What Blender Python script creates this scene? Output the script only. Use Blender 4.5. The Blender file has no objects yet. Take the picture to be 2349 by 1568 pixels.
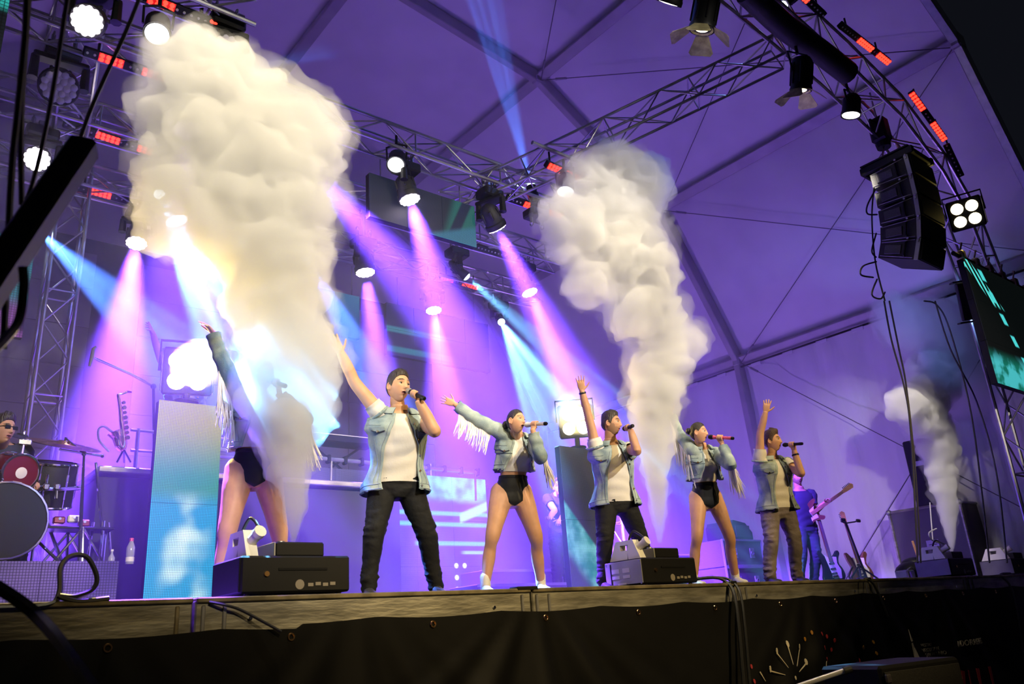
import bpy, bmesh, math, random
from math import sin, cos, pi, radians, atan2, sqrt, exp
from mathutils import Vector, Matrix, Quaternion, noise
V = Vector
random.seed(7)
SC = bpy.context.scene
COL = SC.collection

# ---------------------------------------------------------------- camera
EYE = V((0.0, -4.776, 1.485))
CR = V((0.77713741, -0.62558087, -0.06860053)); CU = V((-0.16280092, -0.30513388, 0.93829056)); CF = V((0.60790897, 0.71801246, 0.33897609))
HAZE = 0.036; BLIND = 300; UPW = 310
FPX = 1862.9
cam = bpy.data.cameras.new('camera'); camo = bpy.data.objects.new('camera', cam); COL.objects.link(camo)
camo.matrix_world = Matrix(((CR.x, CU.x, -CF.x, EYE.x), (CR.y, CU.y, -CF.y, EYE.y), (CR.z, CU.z, -CF.z, EYE.z), (0, 0, 0, 1)))
cam.sensor_width = 36.0; cam.lens = FPX / 2349 * 36.0; cam.clip_start = 0.05; cam.clip_end = 200
cam.dof.use_dof = True; cam.dof.focus_distance = 8.0; cam.dof.aperture_fstop = 3.2
SC.camera = camo

def ray(px, py):
    return (px - 1174.5) / FPX * CR - (py - 784) / FPX * CU + CF
def at(px, py, Y):
    d = ray(px, py); return EYE + d * ((Y - EYE.y) / d.y)
def atz(px, py, Z):
    d = ray(px, py); return EYE + d * ((Z - EYE.z) / d.z)
def atx(px, py, X):
    d = ray(px, py); return EYE + d * ((X - EYE.x) / d.x)
def atd(px, py, dist):
    return EYE + ray(px, py).normalized() * dist
def proj(P):
    v = V(P) - EYE; z = v.dot(CF); return (1174.5 + FPX * v.dot(CR) / z, 784 - FPX * v.dot(CU) / z)

# ---------------------------------------------------------------- world, exposure, render quality
w = bpy.data.worlds.new('night'); SC.world = w; w.use_nodes = True
w.node_tree.nodes['Background'].inputs[0].default_value = (0.004, 0.0045, 0.007, 1)
w.node_tree.nodes['Background'].inputs[1].default_value = 1.0; w.cycles.sampling_method = 'NONE'
SC.view_settings.view_transform = 'Standard'; SC.view_settings.look = 'None'
SC.view_settings.exposure = 0.0; SC.view_settings.gamma = 1.0; SC.view_settings.use_curve_mapping = False
SC.cycles.use_denoising = True
SC.cycles.max_bounces = 6; SC.cycles.diffuse_bounces = 2; SC.cycles.glossy_bounces = 2; SC.cycles.transmission_bounces = 3
SC.cycles.volume_bounces = 3; SC.cycles.transparent_max_bounces = 8
SC.cycles.sample_clamp_indirect = 4.0; SC.cycles.caustics_reflective = False; SC.cycles.caustics_refractive = False
SC.cycles.use_adaptive_sampling = True; SC.cycles.adaptive_threshold = 0.05
SC.cycles.volume_max_steps = 64; SC.cycles.volume_step_rate = 1.0

# ---------------------------------------------------------------- lights that are not built inside a lamp model
def spot(name, loc, aim, power, col, deg, blend=.3, soft=.08, gobo=None):
    l = bpy.data.lights.new(name, 'SPOT'); l.energy = power; l.color = col; l.spot_size = radians(deg); l.spot_blend = blend; l.shadow_soft_size = soft
    o = bpy.data.objects.new(name, l); COL.objects.link(o); o.location = loc
    o.rotation_euler = (V(aim) - V(loc)).to_track_quat('-Z', 'Y').to_euler()
    if gobo:
        l.use_nodes = True; nt = l.node_tree; em = nt.nodes['Emission']
        tc = nt.nodes.new('ShaderNodeTexCoord'); mp = nt.nodes.new('ShaderNodeMapping')
        mp.inputs['Scale'].default_value = (gobo, gobo, 0.0)
        vo = nt.nodes.new('ShaderNodeTexVoronoi'); vo.inputs['Scale'].default_value = 1.0
        rp = nt.nodes.new('ShaderNodeMapRange'); rp.inputs[1].default_value = .15; rp.inputs[2].default_value = .55; rp.inputs[3].default_value = 2.6; rp.inputs[4].default_value = .12
        L = nt.links.new
        L(tc.outputs['Normal'], mp.inputs['Vector']); L(mp.outputs[0], vo.inputs['Vector']); L(vo.outputs['Distance'], rp.inputs[0]); L(rp.outputs[0], em.inputs['Strength'])
    return o
def point(name, loc, power, col, soft=.1):
    l = bpy.data.lights.new(name, 'POINT'); l.energy = power; l.color = col; l.shadow_soft_size = soft
    o = bpy.data.objects.new(name, l); COL.objects.link(o); o.location = loc
    return o
WARM = (1.0, .71, .29)
# warm front key light; further unseen spots added to brighten the smoke columns
KEY = 1.0
spot('key_light', (7.5, -11.0, 6.5), (5.2, .8, 3.0), 3400 * KEY, WARM, 34, .6, .15)
spot('key_light', (0.5, -10.0, 6.8), (3.2, .8, 3.2), 1500 * KEY, WARM, 32, .6, .15)
spot('key_light', (0, -9.0, 4.6), (11.75, .45, 4.0), 2600 * KEY, (1, .88, .75), 13, .9, .15)
spot('key_light', (8.2, -11.0, 6.8), (8.5, .5, 2.9), 1500 * KEY, WARM, 15, .8, .15)
spot('key_light', (5.0, -11.0, 6.8), (5.75, .6, 4.7), 6200 * KEY, (1, .92, .80), 26, .7, .15)
spot('key_light', (1.0, -11.0, 6.8), (2.35, .35, 4.4), 6000 * KEY, (1, .93, .78), 28, .7, .15)

# ---------------------------------------------------------------- materials
def newmat(name):
    m = bpy.data.materials.new(name); m.use_nodes = True; return m, m.node_tree, m.node_tree.nodes['Principled BSDF']
def pbr(name, col, rough=.5, metal=0.0, var=0.0, vscale=4.0, bump=0.0, bscale=30.0, stretch=None, trans=0.0, spec=.5, col2=None, detail=3):
    m, nt, b = newmat(name); L = nt.links.new
    b.inputs['Base Color'].default_value = (*col, 1); b.inputs['Roughness'].default_value = rough; b.inputs['Metallic'].default_value = metal
    b.inputs['Specular IOR Level'].default_value = spec
    if trans: b.inputs['Transmission Weight'].default_value = trans
    tc = nt.nodes.new('ShaderNodeTexCoord'); vec = tc.outputs['Object']
    if stretch:
        mp = nt.nodes.new('ShaderNodeMapping'); mp.inputs['Scale'].default_value = stretch; L(vec, mp.inputs[0]); vec = mp.outputs[0]
    if var or col2:
        n = nt.nodes.new('ShaderNodeTexNoise'); n.inputs['Scale'].default_value = vscale; n.inputs['Detail'].default_value = detail; L(vec, n.inputs['Vector'])
        mx = nt.nodes.new('ShaderNodeMix'); mx.data_type = 'RGBA'
        c2 = col2 or tuple(max(0, c * (1 - var)) for c in col)
        mx.inputs[6].default_value = (*c2, 1); mx.inputs[7].default_value = (*(col if col2 else tuple(min(1, c * (1 + var)) for c in col)), 1)
        mr = nt.nodes.new('ShaderNodeMapRange'); mr.inputs[1].default_value = .35; mr.inputs[2].default_value = .65
        L(n.outputs[0], mr.inputs[0]); L(mr.outputs[0], mx.inputs[0]); L(mx.outputs[2], b.inputs['Base Color'])
    if bump:
        n2 = nt.nodes.new('ShaderNodeTexNoise'); n2.inputs['Scale'].default_value = bscale; n2.inputs['Detail'].default_value = 3; L(vec, n2.inputs['Vector'])
        bp = nt.nodes.new('ShaderNodeBump'); bp.inputs['Strength'].default_value = bump; bp.inputs['Distance'].default_value = .02
        L(n2.outputs[0], bp.inputs['Height']); L(bp.outputs[0], b.inputs['Normal'])
    return m
def emat(name, col, s):
    m, nt, b = newmat(name); b.inputs['Base Color'].default_value = (0, 0, 0, 1)
    b.inputs['Emission Color'].default_value = (*col, 1); b.inputs['Emission Strength'].default_value = s; m.cycles.emission_sampling = 'NONE'
    return m
def volmat(name, col, dens, an=.3):
    m = bpy.data.materials.new(name); m.use_nodes = True; nt = m.node_tree; nt.nodes.clear()
    o = nt.nodes.new('ShaderNodeOutputMaterial'); v = nt.nodes.new('ShaderNodeVolumeScatter')
    v.inputs['Color'].default_value = (*col, 1); v.inputs['Density'].default_value = dens; v.inputs['Anisotropy'].default_value = an
    nt.links.new(v.outputs[0], o.inputs['Volume']); return m

M = {}
M['black'] = pbr('black_powder_coat', (.005, .005, .0055), .5, spec=.2)
M['blackm'] = pbr('black_matt_plastic', (.011, .011, .012), .6, bump=.15, bscale=80, spec=.35)
M['alu'] = pbr('truss_aluminium', (.42, .41, .42), .36, .85, var=.12, vscale=9)
M['alud'] = pbr('dull_aluminium', (.26, .25, .22), .45, .6, var=.35, vscale=5, bump=.15, bscale=14, stretch=(.6, 1, 3))
M['aluw'] = pbr('worn_edge_strip', (.18, .15, .09), .5, .5, var=.4, vscale=7)
M['chrome'] = pbr('chrome', (.8, .8, .82), .12, 1.0)
M['brass'] = pbr('lacquered_brass', (.85, .5, .22), .2, 1.0)
M['steel'] = pbr('grey_steel', (.3, .3, .32), .4, .8)
M['pvc'] = pbr('white_tent_vinyl', (.72, .70, .74), .5, var=.06, vscale=1.2, bump=.12, bscale=1.6)
M['pvcw'] = pbr('white_tent_wall_vinyl', (.74, .73, .76), .34, var=.05, vscale=1.0, bump=.9, bscale=2.2, stretch=(1, 3.2, .55))
M['frame'] = pbr('tent_frame_aluminium', (.34, .33, .33), .5, .3, var=.1, vscale=3)
M['drape'] = pbr('dark_grey_backdrop_cloth', (.11, .105, .115), .9, var=.2, vscale=2, bump=.3, bscale=10)
M['drapeb'] = pbr('black_drape', (.03, .03, .034), .9)
M['deck'] = pbr('stage_plywood', (.05, .045, .045), .5, var=.3, vscale=3)
M['ground'] = pbr('asphalt', (.04, .04, .042), .9, var=.3, vscale=6, bump=.4, bscale=60)
M['cable'] = pbr('cable_rubber', (.015, .015, .016), .45)
M['wire'] = pbr('bracing_wire', (.12, .12, .13), .4, .7)
M['white'] = pbr('white_plastic', (.82, .8, .74), .45, var=.04, vscale=6)
M['bone'] = pbr('off_white_paint', (.8, .76, .66), .4)
M['red'] = pbr('red_sparkle', (.16, .01, .015), .3, .3)
M['wood'] = pbr('maple_neck', (.62, .32, .11), .4, var=.2, vscale=14, stretch=(1, 1, 8))
M['rosew'] = pbr('rosewood', (.16, .05, .03), .45)
M['grey'] = pbr('grey_painted_steel', (.27, .27, .22), .5, var=.12, vscale=5)
M['slate'] = pbr('slate_painted_steel', (.12, .115, .14), .55, var=.12, vscale=5)
M['label'] = pbr('faded_label_print', (.5, .48, .42), .6)
M['canvas'] = pbr('skirt_banner_vinyl', (.004, .004, .0045), .6, var=.2, vscale=2, spec=.12)
M['case'] = pbr('flight_case_laminate', (.035, .03, .04), .4, bump=.25, bscale=120)
M['clear'] = pbr('clear_bottle_plastic', (.8, .82, .88), .15, trans=.6)
M['shoe'] = pbr('dark_shoe_leather', (.03, .03, .03), .4)
M['sole'] = pbr('white_rubber_sole', (.8, .78, .76), .5)
M['fringe'] = pbr('off_white_fringe', (.86, .8, .76), .7)
M['tee'] = pbr('white_cotton', (.70, .66, .61), .8, bump=.06, bscale=60)
M['denim'] = pbr('washed_light_denim', (.40, .47, .44), .85, vscale=7, col2=(.15, .22, .26), bump=.14, bscale=130, detail=5)
M['denimd'] = pbr('denim_seam', (.24, .29, .33), .85)
M['denimshade'] = pbr('denim_flap_shade', (.05, .06, .08), .85)
M['jean'] = pbr('black_jeans', (.010, .010, .011), .8, bump=.5, bscale=14, spec=.25)
M['jean2'] = pbr('faded_brown_jeans', (.16, .13, .13), .85, var=.25, vscale=6, bump=.6, bscale=14)
M['short'] = pbr('black_lycra', (.010, .010, .011), .55, spec=.3)
M['navy'] = pbr('navy_cotton', (.025, .03, .055), .85)
M['pink'] = pbr('pink_glitter_mic_body', (.75, .10, .2), .35, .3, var=.4, vscale=120)
M['micw'] = pbr('silver_mic_body', (.72, .7, .68), .3, .4)
M['micg'] = pbr('steel_mic_grille', (.42, .40, .36), .35, .8, bump=.6, bscale=220)
M['hair'] = pbr('dark_brown_hair', (.018, .011, .009), .45, bump=.6, bscale=90, stretch=(1, 1, .25))
M['hairb'] = pbr('brown_hair', (.07, .035, .018), .5, bump=.6, bscale=90)
SKIN = dict(a=(.62, .34, .2), b=(.60, .32, .19), c=(.5, .27, .16), t=(.58, .29, .15))
for k_, c_ in SKIN.items(): M['skin' + k_] = pbr('skin_' + k_, c_, .5, var=.06, vscale=12, spec=.35)
M['lip'] = pbr('lips', (.42, .13, .11), .4)
M['mouth'] = pbr('mouth_interior', (.05, .01, .01), .6)
M['stub'] = pbr('stubble', (.30, .165, .10), .7)
M['brow'] = pbr('eyebrow', (.03, .018, .012), .8)
M['eyew'] = pbr('eyeball', (.75, .72, .7), .2)
M['iris'] = pbr('iris', (.02, .012, .01), .2)

# ---------------------------------------------------------------- mesh helpers
def xf(M4, p): return M4 @ V(p)
def frame(z, up=V((0, 0, 1))):
    z = V(z).normalized(); x = up.cross(z)
    if x.length < 1e-4: x = V((1, 0, 0)).cross(z)
    if x.length < 1e-4: x = V((0, 1, 0)).cross(z)
    x.normalize(); y = z.cross(x); return x, y, z
def mat4(o, x, y, z):
    return Matrix(((x[0], y[0], z[0], o[0]), (x[1], y[1], z[1], o[1]), (x[2], y[2], z[2], o[2]), (0, 0, 0, 1)))
def look(o, z, up=V((0, 0, 1))):
    x, y, z = frame(z, up); return mat4(o, x, y, z)
def T(x, y, z): return Matrix.Translation((x, y, z))
def RZ(a): return Matrix.Rotation(a, 4, 'Z')
def RX(a): return Matrix.Rotation(a, 4, 'X')
def RY(a): return Matrix.Rotation(a, 4, 'Y')
ID = Matrix.Identity(4)

class MB:
    def __init__(s): s.v = []; s.f = []; s.m = []; s.cur = 0
    def add(s, vs, fs, mi=None):
        o = len(s.v); s.v.extend([tuple(p) for p in vs])
        for f in fs: s.f.append(tuple(i + o for i in f)); s.m.append(s.cur if mi is None else mi)
    def box(s, c, size, X=ID, bev=0.0):
        x, y, z = (a / 2 for a in size); c = V(c)
        if bev <= 0:
            vs = [(sx * x, sy * y, sz * z) for sx in (-1, 1) for sy in (-1, 1) for sz in (-1, 1)]
            fs = [(0, 1, 3, 2), (4, 6, 7, 5), (0, 4, 5, 1), (2, 3, 7, 6), (0, 2, 6, 4), (1, 5, 7, 3)]
        else:
            b = min(bev, x * .9, y * .9, z * .9); vs = []; fs = []
            cor = {}
            for sx in (-1, 1):
                for sy in (-1, 1):
                    for sz in (-1, 1):
                        i = len(vs)
                        vs += [(sx * x, sy * (y - b), sz * (z - b)), (sx * (x - b), sy * y, sz * (z - b)), (sx * (x - b), sy * (y - b), sz * z)]
                        cor[sx, sy, sz] = i
            g = lambda a, b_, c_, k: cor[a, b_, c_] + k
            for q in (-1, 1):
                fs.append([g(q, -1, -1, 0), g(q, 1, -1, 0), g(q, 1, 1, 0), g(q, -1, 1, 0)][::q])
                fs.append([g(-1, q, -1, 1), g(-1, q, 1, 1), g(1, q, 1, 1), g(1, q, -1, 1)][::q])
                fs.append([g(-1, -1, q, 2), g(1, -1, q, 2), g(1, 1, q, 2), g(-1, 1, q, 2)][::q])
            for a in (-1, 1):
                for b_ in (-1, 1):
                    fs.append([g(a, b_, -1, 0), g(a, b_, -1, 1), g(a, b_, 1, 1), g(a, b_, 1, 0)][::a * b_])
                    fs.append([g(a, -1, b_, 0), g(a, 1, b_, 0), g(a, 1, b_, 2), g(a, -1, b_, 2)][::a * b_])
                    fs.append([g(-1, a, b_, 1), g(-1, a, b_, 2), g(1, a, b_, 2), g(1, a, b_, 1)][::a * b_])
            for a in (-1, 1):
                for b_ in (-1, 1):
                    for c_ in (-1, 1): fs.append([g(a, b_, c_, 0), g(a, b_, c_, 1), g(a, b_, c_, 2)][::a * b_ * c_])
        s.add([X @ (c + V(p)) for p in vs], fs)
    def loft(s, rings, cap=True, closed=True):
        n = len(rings[0]); vs = [p for r in rings for p in r]; fs = []
        for i in range(len(rings) - 1):
            for j in range(n if closed else n - 1):
                k = (j + 1) % n; fs.append((i * n + j, i * n + k, (i + 1) * n + k, (i + 1) * n + j))
        if cap and closed:
            fs.append(tuple(range(n))[::-1]); fs.append(tuple((len(rings) - 1) * n + j for j in range(n)))
        s.add(vs, fs)
    def cyl(s, p0, p1, r0, r1=None, n=10, cap=True):
        p0, p1 = V(p0), V(p1); r1 = r0 if r1 is None else r1
        x, y, z = frame(p1 - p0)
        s.loft([[p + r * (cos(2 * pi * j / n) * x + sin(2 * pi * j / n) * y) for j in range(n)] for p, r in ((p0, r0), (p1, r1))], cap)
    def tube(s, pts, r, n=6, cap=True):
        pts = [V(p) for p in pts]; rr = r if isinstance(r, (list, tuple)) else [r] * len(pts)
        t0 = (pts[1] - pts[0]).normalized(); x, y, _ = frame(t0); rings = []
        for i, p in enumerate(pts):
            t = (pts[min(i + 1, len(pts) - 1)] - pts[max(i - 1, 0)])
            if t.length > 1e-9:
                t.normalize(); q = t0.rotation_difference(t); x = q @ x; y = q @ y; t0 = t
            rings.append([p + rr[i] * (cos(2 * pi * j / n) * x + sin(2 * pi * j / n) * y) for j in range(n)])
        s.loft(rings, cap)
    def lathe(s, prof, X=ID, n=20, cap=True):
        s.loft([[X @ V((r * cos(2 * pi * j / n), r * sin(2 * pi * j / n), z)) for j in range(n)] for r, z in prof], cap)
    def ball(s, c, r, X=ID, nu=14, nv=9):
        r = V((r, r, r)) if not hasattr(r, '__len__') else V(r); c = V(c); rings = []
        for i in range(nv + 1):
            a = -pi / 2 + pi * i / nv; ca = max(cos(a), .02)
            rings.append([X @ (c + V((r.x * ca * cos(2 * pi * j / nu), r.y * ca * sin(2 * pi * j / nu), r.z * sin(a)))) for j in range(nu)])
        s.loft(rings)
    def prism(s, poly, h, X=ID):
        n = len(poly)
        vs = [X @ V((p[0], p[1], z)) for z in (0, h) for p in poly]
        fs = [tuple(range(n))[::-1], tuple(range(n, 2 * n))] + [(j, (j + 1) % n, n + (j + 1) % n, n + j) for j in range(n)]
        s.add(vs, fs)
    def torus(s, R, r, X=ID, n=20, m=6, a0=0, a1=2 * pi):
        full = abs(a1 - a0 - 2 * pi) < 1e-6
        pts = []
        k = n if full else n + 1
        rings = []
        for i in range(k):
            a = a0 + (a1 - a0) * i / n
            rings.append([X @ V(((R + r * cos(2 * pi * j / m)) * cos(a), (R + r * cos(2 * pi * j / m)) * sin(a), r * sin(2 * pi * j / m))) for j in range(m)])
        if full: rings.append(rings[0])
        s.loft(rings, not full)
    def mesh(s, name, mats, smooth=True, off=None):
        me = bpy.data.meshes.new(name)
        vs = s.v if off is None else [(a - off[0], b - off[1], c - off[2]) for a, b, c in s.v]
        me.from_pydata(vs, [], s.f)
        for m in (mats if isinstance(mats, (list, tuple)) else [mats]): me.materials.append(M[m] if isinstance(m, str) else m)
        if any(s.m): me.polygons.foreach_set('material_index', s.m)
        if smooth: me.polygons.foreach_set('use_smooth', [True] * len(s.f))
        me.update()
        bm = bmesh.new(); bm.from_mesh(me); bmesh.ops.recalc_face_normals(bm, faces=bm.faces[:]); bm.to_mesh(me); bm.free()
        if smooth: me.set_sharp_from_angle(angle=radians(38))
        return me
    def build(s, name, mats, parent=None, smooth=True, off=None, origin=None):
        """link as one object; world-space vertices are moved into the parent's frame"""
        if parent is not None and off is None: off = parent.get('_o', (0, 0, 0))
        if parent is None and origin is not None: off = origin
        o = bpy.data.objects.new(name, s.mesh(name, mats, smooth, off)); COL.objects.link(o)
        if parent is not None:
            o.parent = parent
        elif origin is not None: o.location = origin
        if parent is not None: OFF[o.name] = off
        return o
OFF = {}
def sub(parent, mb, name, mats, smooth=True):
    """a sub-part: its parent is a mesh part sitting at the thing's origin"""
    return mb.build(name, mats, parent, smooth, off=OFF.get(parent.name, (0, 0, 0)))
def tag(o, label=None, cat=None, group=None, kind=None):
    if label: o['label'] = label
    if cat: o['category'] = cat
    if group: o['group'] = group
    if kind: o['kind'] = kind
    return o
def thing(name, label, cat, loc, group=None):
    """an Empty at the thing's base; its parts are built in world coordinates and moved into its frame"""
    o = bpy.data.objects.new(name, None); COL.objects.link(o); o.location = loc; o.empty_display_size = .1
    OFFV[o.name] = V(loc); tag(o, label, cat, group); return o
OFFV = {}
def part(parent, mb, name, mats, smooth=True):
    off = OFFV[parent.name] if parent.name in OFFV else OFFP[parent.name]
    o = mb.build(name, mats, parent, smooth, off=tuple(off)); OFFP[o.name] = V(off); return o
OFFP = {}
def copy_part(src, parent, name=None):
    o = src.copy(); COL.objects.link(o); o.parent = parent
    OFFP[o.name] = V((0, 0, 0)); return o
def copy_tree(o, loc=None, parent=None):
    c = o.copy(); COL.objects.link(c)
    if parent is not None: c.parent = parent
    if loc is not None: c.location = loc
    for ch in list(o.children): copy_tree(ch, None, c)
    return c
def struct(mb, name, mats, origin=(0, 0, 0), smooth=False):
    return tag(mb.build(name, mats, None, smooth, origin=tuple(origin)), kind='structure')
def single(mb, name, mats, label, cat, origin, group=None, smooth=True, kind=None):
    return tag(mb.build(name, mats, None, smooth, origin=tuple(origin)), label, cat, group, kind)
def lerp(a, b, t): return a + (b - a) * t
def catmull(pts, k=6):
    pts = [V(p) for p in pts]; out = []
    for i in range(len(pts) - 1):
        p0, p1, p2, p3 = pts[max(i - 1, 0)], pts[i], pts[i + 1], pts[min(i + 2, len(pts) - 1)]
        for j in range(k):
            t = j / k
            out.append(.5 * ((2 * p1) + (p2 - p0) * t + (2 * p0 - 5 * p1 + 4 * p2 - p3) * t * t + (3 * p1 - p0 - 3 * p2 + p3) * t ** 3))
    out.append(pts[-1]); return out
def itp(tab, s):
    if s <= tab[0][0]: return tab[0][1:]
    for a, b in zip(tab, tab[1:]):
        if s <= b[0]:
            t = (s - a[0]) / (b[0] - a[0]); t = t * t * (3 - 2 * t) * .5 + t * .5
            return tuple(lerp(x, y, t) for x, y in zip(a[1:], b[1:]))
    return tab[-1][1:]
# ================================================================ STAGE AND TENT
ZS = 1.80            # stage top
mb = MB(); mb.box((5, 2, -.03), (44, 40, .06)); struct(mb, 'ground', 'ground')
mb = MB(); mb.box((4.5, 4.3, ZS - .09), (17, 8.4, .18)); struct(mb, 'floor', 'deck', (4.5, 4.3, ZS - .18))
# front edge: one aluminium beam per 2.44 m deck, each with its own lip and end posts
joints = [-3.28, -.84, 1.6, 4.04, 6.48, 8.92, 11.36, 13.8]
for i in range(len(joints) - 1):
    a, b = joints[i], joints[i + 1]
    mb = MB(); mb.box(((a + b) / 2, .04, ZS - .105), (b - a - .015, .10, .19), bev=.008)
    e = tag(mb.build('trim_%d' % (i + 1), 'alud', None, False, origin=(a, 0, ZS - .2)), kind='structure'); OFFP[e.name] = V((a, 0, ZS - .2))
    mb = MB(); mb.box(((a + b) / 2, .015, ZS - .012), (b - a - .02, .085, .03), bev=.006); part(e, mb, 'edge_strip', 'aluw', False)
    for x in (a + .05, a + .17, b - .09):
        mb = MB(); mb.box((x, -.012, ZS - .115), (.022, .02, .15), bev=.004); part(e, mb, 'post', 'aluw' if i == 1 else 'steel', False)
    if i in (2, 4, 5): # bolt heads
        for x in (a + .32, b - .35):
            mb = MB(); mb.cyl((x, -.02, ZS - .12), (x, -.005, ZS - .12), .012, n=8); part(e, mb, 'bolt', 'chrome')
for x, wd in ((4.0, .2), (6.47, .09), (8.9, .10)):
    mb = MB(); mb.box((x, .02, ZS + .002), (wd, .1, .03), bev=.006)
    single(mb, 'edge_clamp', 'black', 'black clamp bridging two stage edge beams ' + {4.0: 'between the dancer and the drummer side man', 6.47: 'under the pink microphone singer', 8.9: 'below the guitar stand'}[x], 'clamp', (x, 0, ZS - .02), smooth=False)

# banner skirt under the edge: a hanging cloth with folds, eyelets and print
def skirt_y(x, z):
    d = (1.66 - z); y = -.055
    f = 0
    for cx, spread, amp in ((4.05, .55, .05), (1.0, .4, .03), (7.6, .5, .04), (8.75, .7, .035), (2.6, .5, .03), (10.4, .6, .03)):
        u = (x - cx) / (.12 + spread * max(d, 0))
        f += amp * min(d * 1.6, 1) * exp(-u * u * .25) * cos(u * 5.2)
    return y - .05 * d * .3 - f - .012 * sin(x * 3.1) * min(d * 2, 1)
def skirt_top(x):
    k = (x + 3.2) / .988; return 1.645 - .02 * abs(sin(k * pi)) - (.025 if x < 2.2 else 0.0)
mb = MB(); nx, nz = 420, 36; rings = []
for i in range(nx + 1):
    x = -3.2 + 17 * i / nx; zt = skirt_top(x)
    rings.append([V((x, skirt_y(x, zt * (1 - j / nz) ** 1.0), zt * (1 - j / nz) + .01)) for j in range(nz + 1)])
mb.loft(rings, False, False)
ban = thing('banner_skirt', 'black vinyl banner hung along the stage front with printed fireworks', 'banner', (5.2, -.06, 0))
part(ban, mb, 'cloth', 'canvas')
proto = None
x0 = (247 - 243) / 500
ex = [-1.99, -1.0, -.01, .985, 1.96, 2.95, 3.94, 4.93, 5.92, 6.9, 7.89, 8.88, 9.87, 10.86, 11.85]
for k in range(15):
    xx = 1.163 - 3 * .988 + .988 * k; zz = skirt_top(xx) - .035
    if proto is None:
        mb = MB(); mb.torus(.018, .006, X=RX(pi / 2), n=14, m=6); me_ = mb.mesh('eyelet', 'brass')
        proto = 1
    o = bpy.data.objects.new('eyelet', me_); COL.objects.link(o); o.parent = ban
    o.location = V((xx, skirt_y(xx, zz) - .006, zz)) - V((5.2, -.06, 0))
    if not -1 < xx < 12.3: pass
# printed graphics lie on the cloth: flat print, 2 mm thick
def skin_to_cloth(px, pz, lift=.006): return V((px, skirt_y(px, pz) - lift, pz))
def print_poly(name, mat, polys):
    for poly in polys:
        mb = MB(); n = len(poly); f_ = [skin_to_cloth(x, z, .016) for x, z in poly]; b_ = [skin_to_cloth(x, z, .010) for x, z in poly]
        mb.add(f_ + b_, [tuple(range(n))] + [(j, (j + 1) % n, n + (j + 1) % n, n + j) for j in range(n)])
        part(ban, mb, name, mat, False)
M['pw'] = pbr('banner_print_cream', (.55, .48, .36), .6); M['pr'] = pbr('banner_print_red', (.35, .02, .03), .6); M['py'] = pbr('banner_print_amber', (.40, .17, .01), .6)
M['pw2'] = pbr('banner_print_faded', (.22, .19, .15), .6)
def onskirt(px, py):
    P = at(px, py, -.06); return (P.x, P.z)
def blob(px, py, rw, rh, n=8, tilt=0):
    x, z = onskirt(px, py); return [(x + rw * cos(2 * pi * j / n) - tilt * rh * sin(2 * pi * j / n), z + rh * sin(2 * pi * j / n)) for j in range(n)]
def stroke(p, q, w_):
    (x0, z0), (x1, z1) = onskirt(*p), onskirt(*q); l = sqrt((x1 - x0) ** 2 + (z1 - z0) ** 2); nx_, nz_ = -(z1 - z0) / l * w_, (x1 - x0) / l * w_
    return [(x0 - nx_, z0 - nz_), (x1 - nx_ * .4, z1 - nz_ * .4), (x1 + nx_ * .4, z1 + nz_ * .4), (x0 + nx_, z0 + nz_)]
heads_ = [(1762, 1534), (1779, 1493), (1804, 1476), (1831, 1484), (1853, 1517)]
print_poly('firework_print', 'pw', [blob(x, y, .018, .03) for x, y in heads_] + [stroke((x, y + 4), (lerp(x, 1815, .62), lerp(y, 1556, .6)), .006) for x, y in heads_] + [blob(1815, 1554, .014, .018), stroke((1735, 1541), (1750, 1562), .007), stroke((1891, 1516), (1888, 1545), .006)])
print_poly('red_spark_print', 'pr', [blob(x, y, .014, .02) for x, y in ((1899, 1459), (1914, 1468), (1889, 1485), (1913, 1489), (1902, 1511), (1718, 1528), (1722, 1562), (1887, 1453))] + [stroke((1975, 1510), (1975, 1528), .02)])
print_poly('amber_spark_print', 'py', [blob(x, y, .014, .02) for x, y in ((1860, 1450), (1850, 1465), (1998, 1472), (1981, 1484), (2002, 1498), (1928, 1531))])
print_poly('red_stripe_print', 'pr', [stroke(a, b, .035) for a, b in (((2196, 1538), (2206, 1600)), ((2214, 1536), (2226, 1600)), ((2240, 1532), (2254, 1600)), ((2262, 1528), (2280, 1600)))])
def tower(px0, py0, s_):
    x, z = onskirt(px0, py0); P = lambda u, v: (x + u * s_, z + v * s_)
    return [[P(-.5, -2.2), P(.12, -2.2), P(.1, .25), P(-.48, .25)], [P(.25, -2.2), P(.75, -2.2), P(.4, -.4), P(.25, -.4)], [P(-.45, .4), P(-.3, .4), P(-.3, .75), P(-.45, .75)], [P(-.05, .4), P(.1, .4), P(.1, .75), P(-.05, .75)], [P(.3, .4), P(.45, .4), P(.45, .75), P(.3, .75)], [P(-.3, .75), P(.3, .75), P(.04, 1.45), P(-.04, 1.45)], [P(-.05, 1.45), P(.05, 1.45), P(.0, 1.9)]]
print_poly('tower_emblem', 'pw', tower(2092, 1478, .085))
def text(name, body, px, py, h, mat, parent):
    cu = bpy.data.curves.new(name, 'FONT'); cu.body = body; cu.size = h; cu.extrude = .002; cu.resolution_u = 2
    o = bpy.data.objects.new(name, cu); COL.objects.link(o)
    me = bpy.data.meshes.new_from_object(o.evaluated_get(bpy.context.evaluated_depsgraph_get())); bpy.data.objects.remove(o)
    x, z = onskirt(px, py)
    for v in me.vertices:
        X_, Z_ = x + v.co.x * 1.3, z + v.co.y; q = skin_to_cloth(X_, Z_, .014 + v.co.z); v.co = q - V((5.2, -.06, 0))
    me.materials.clear(); me.materials.append(M[mat]); o = bpy.data.objects.new(name, me); COL.objects.link(o); o.parent = parent; return o
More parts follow.
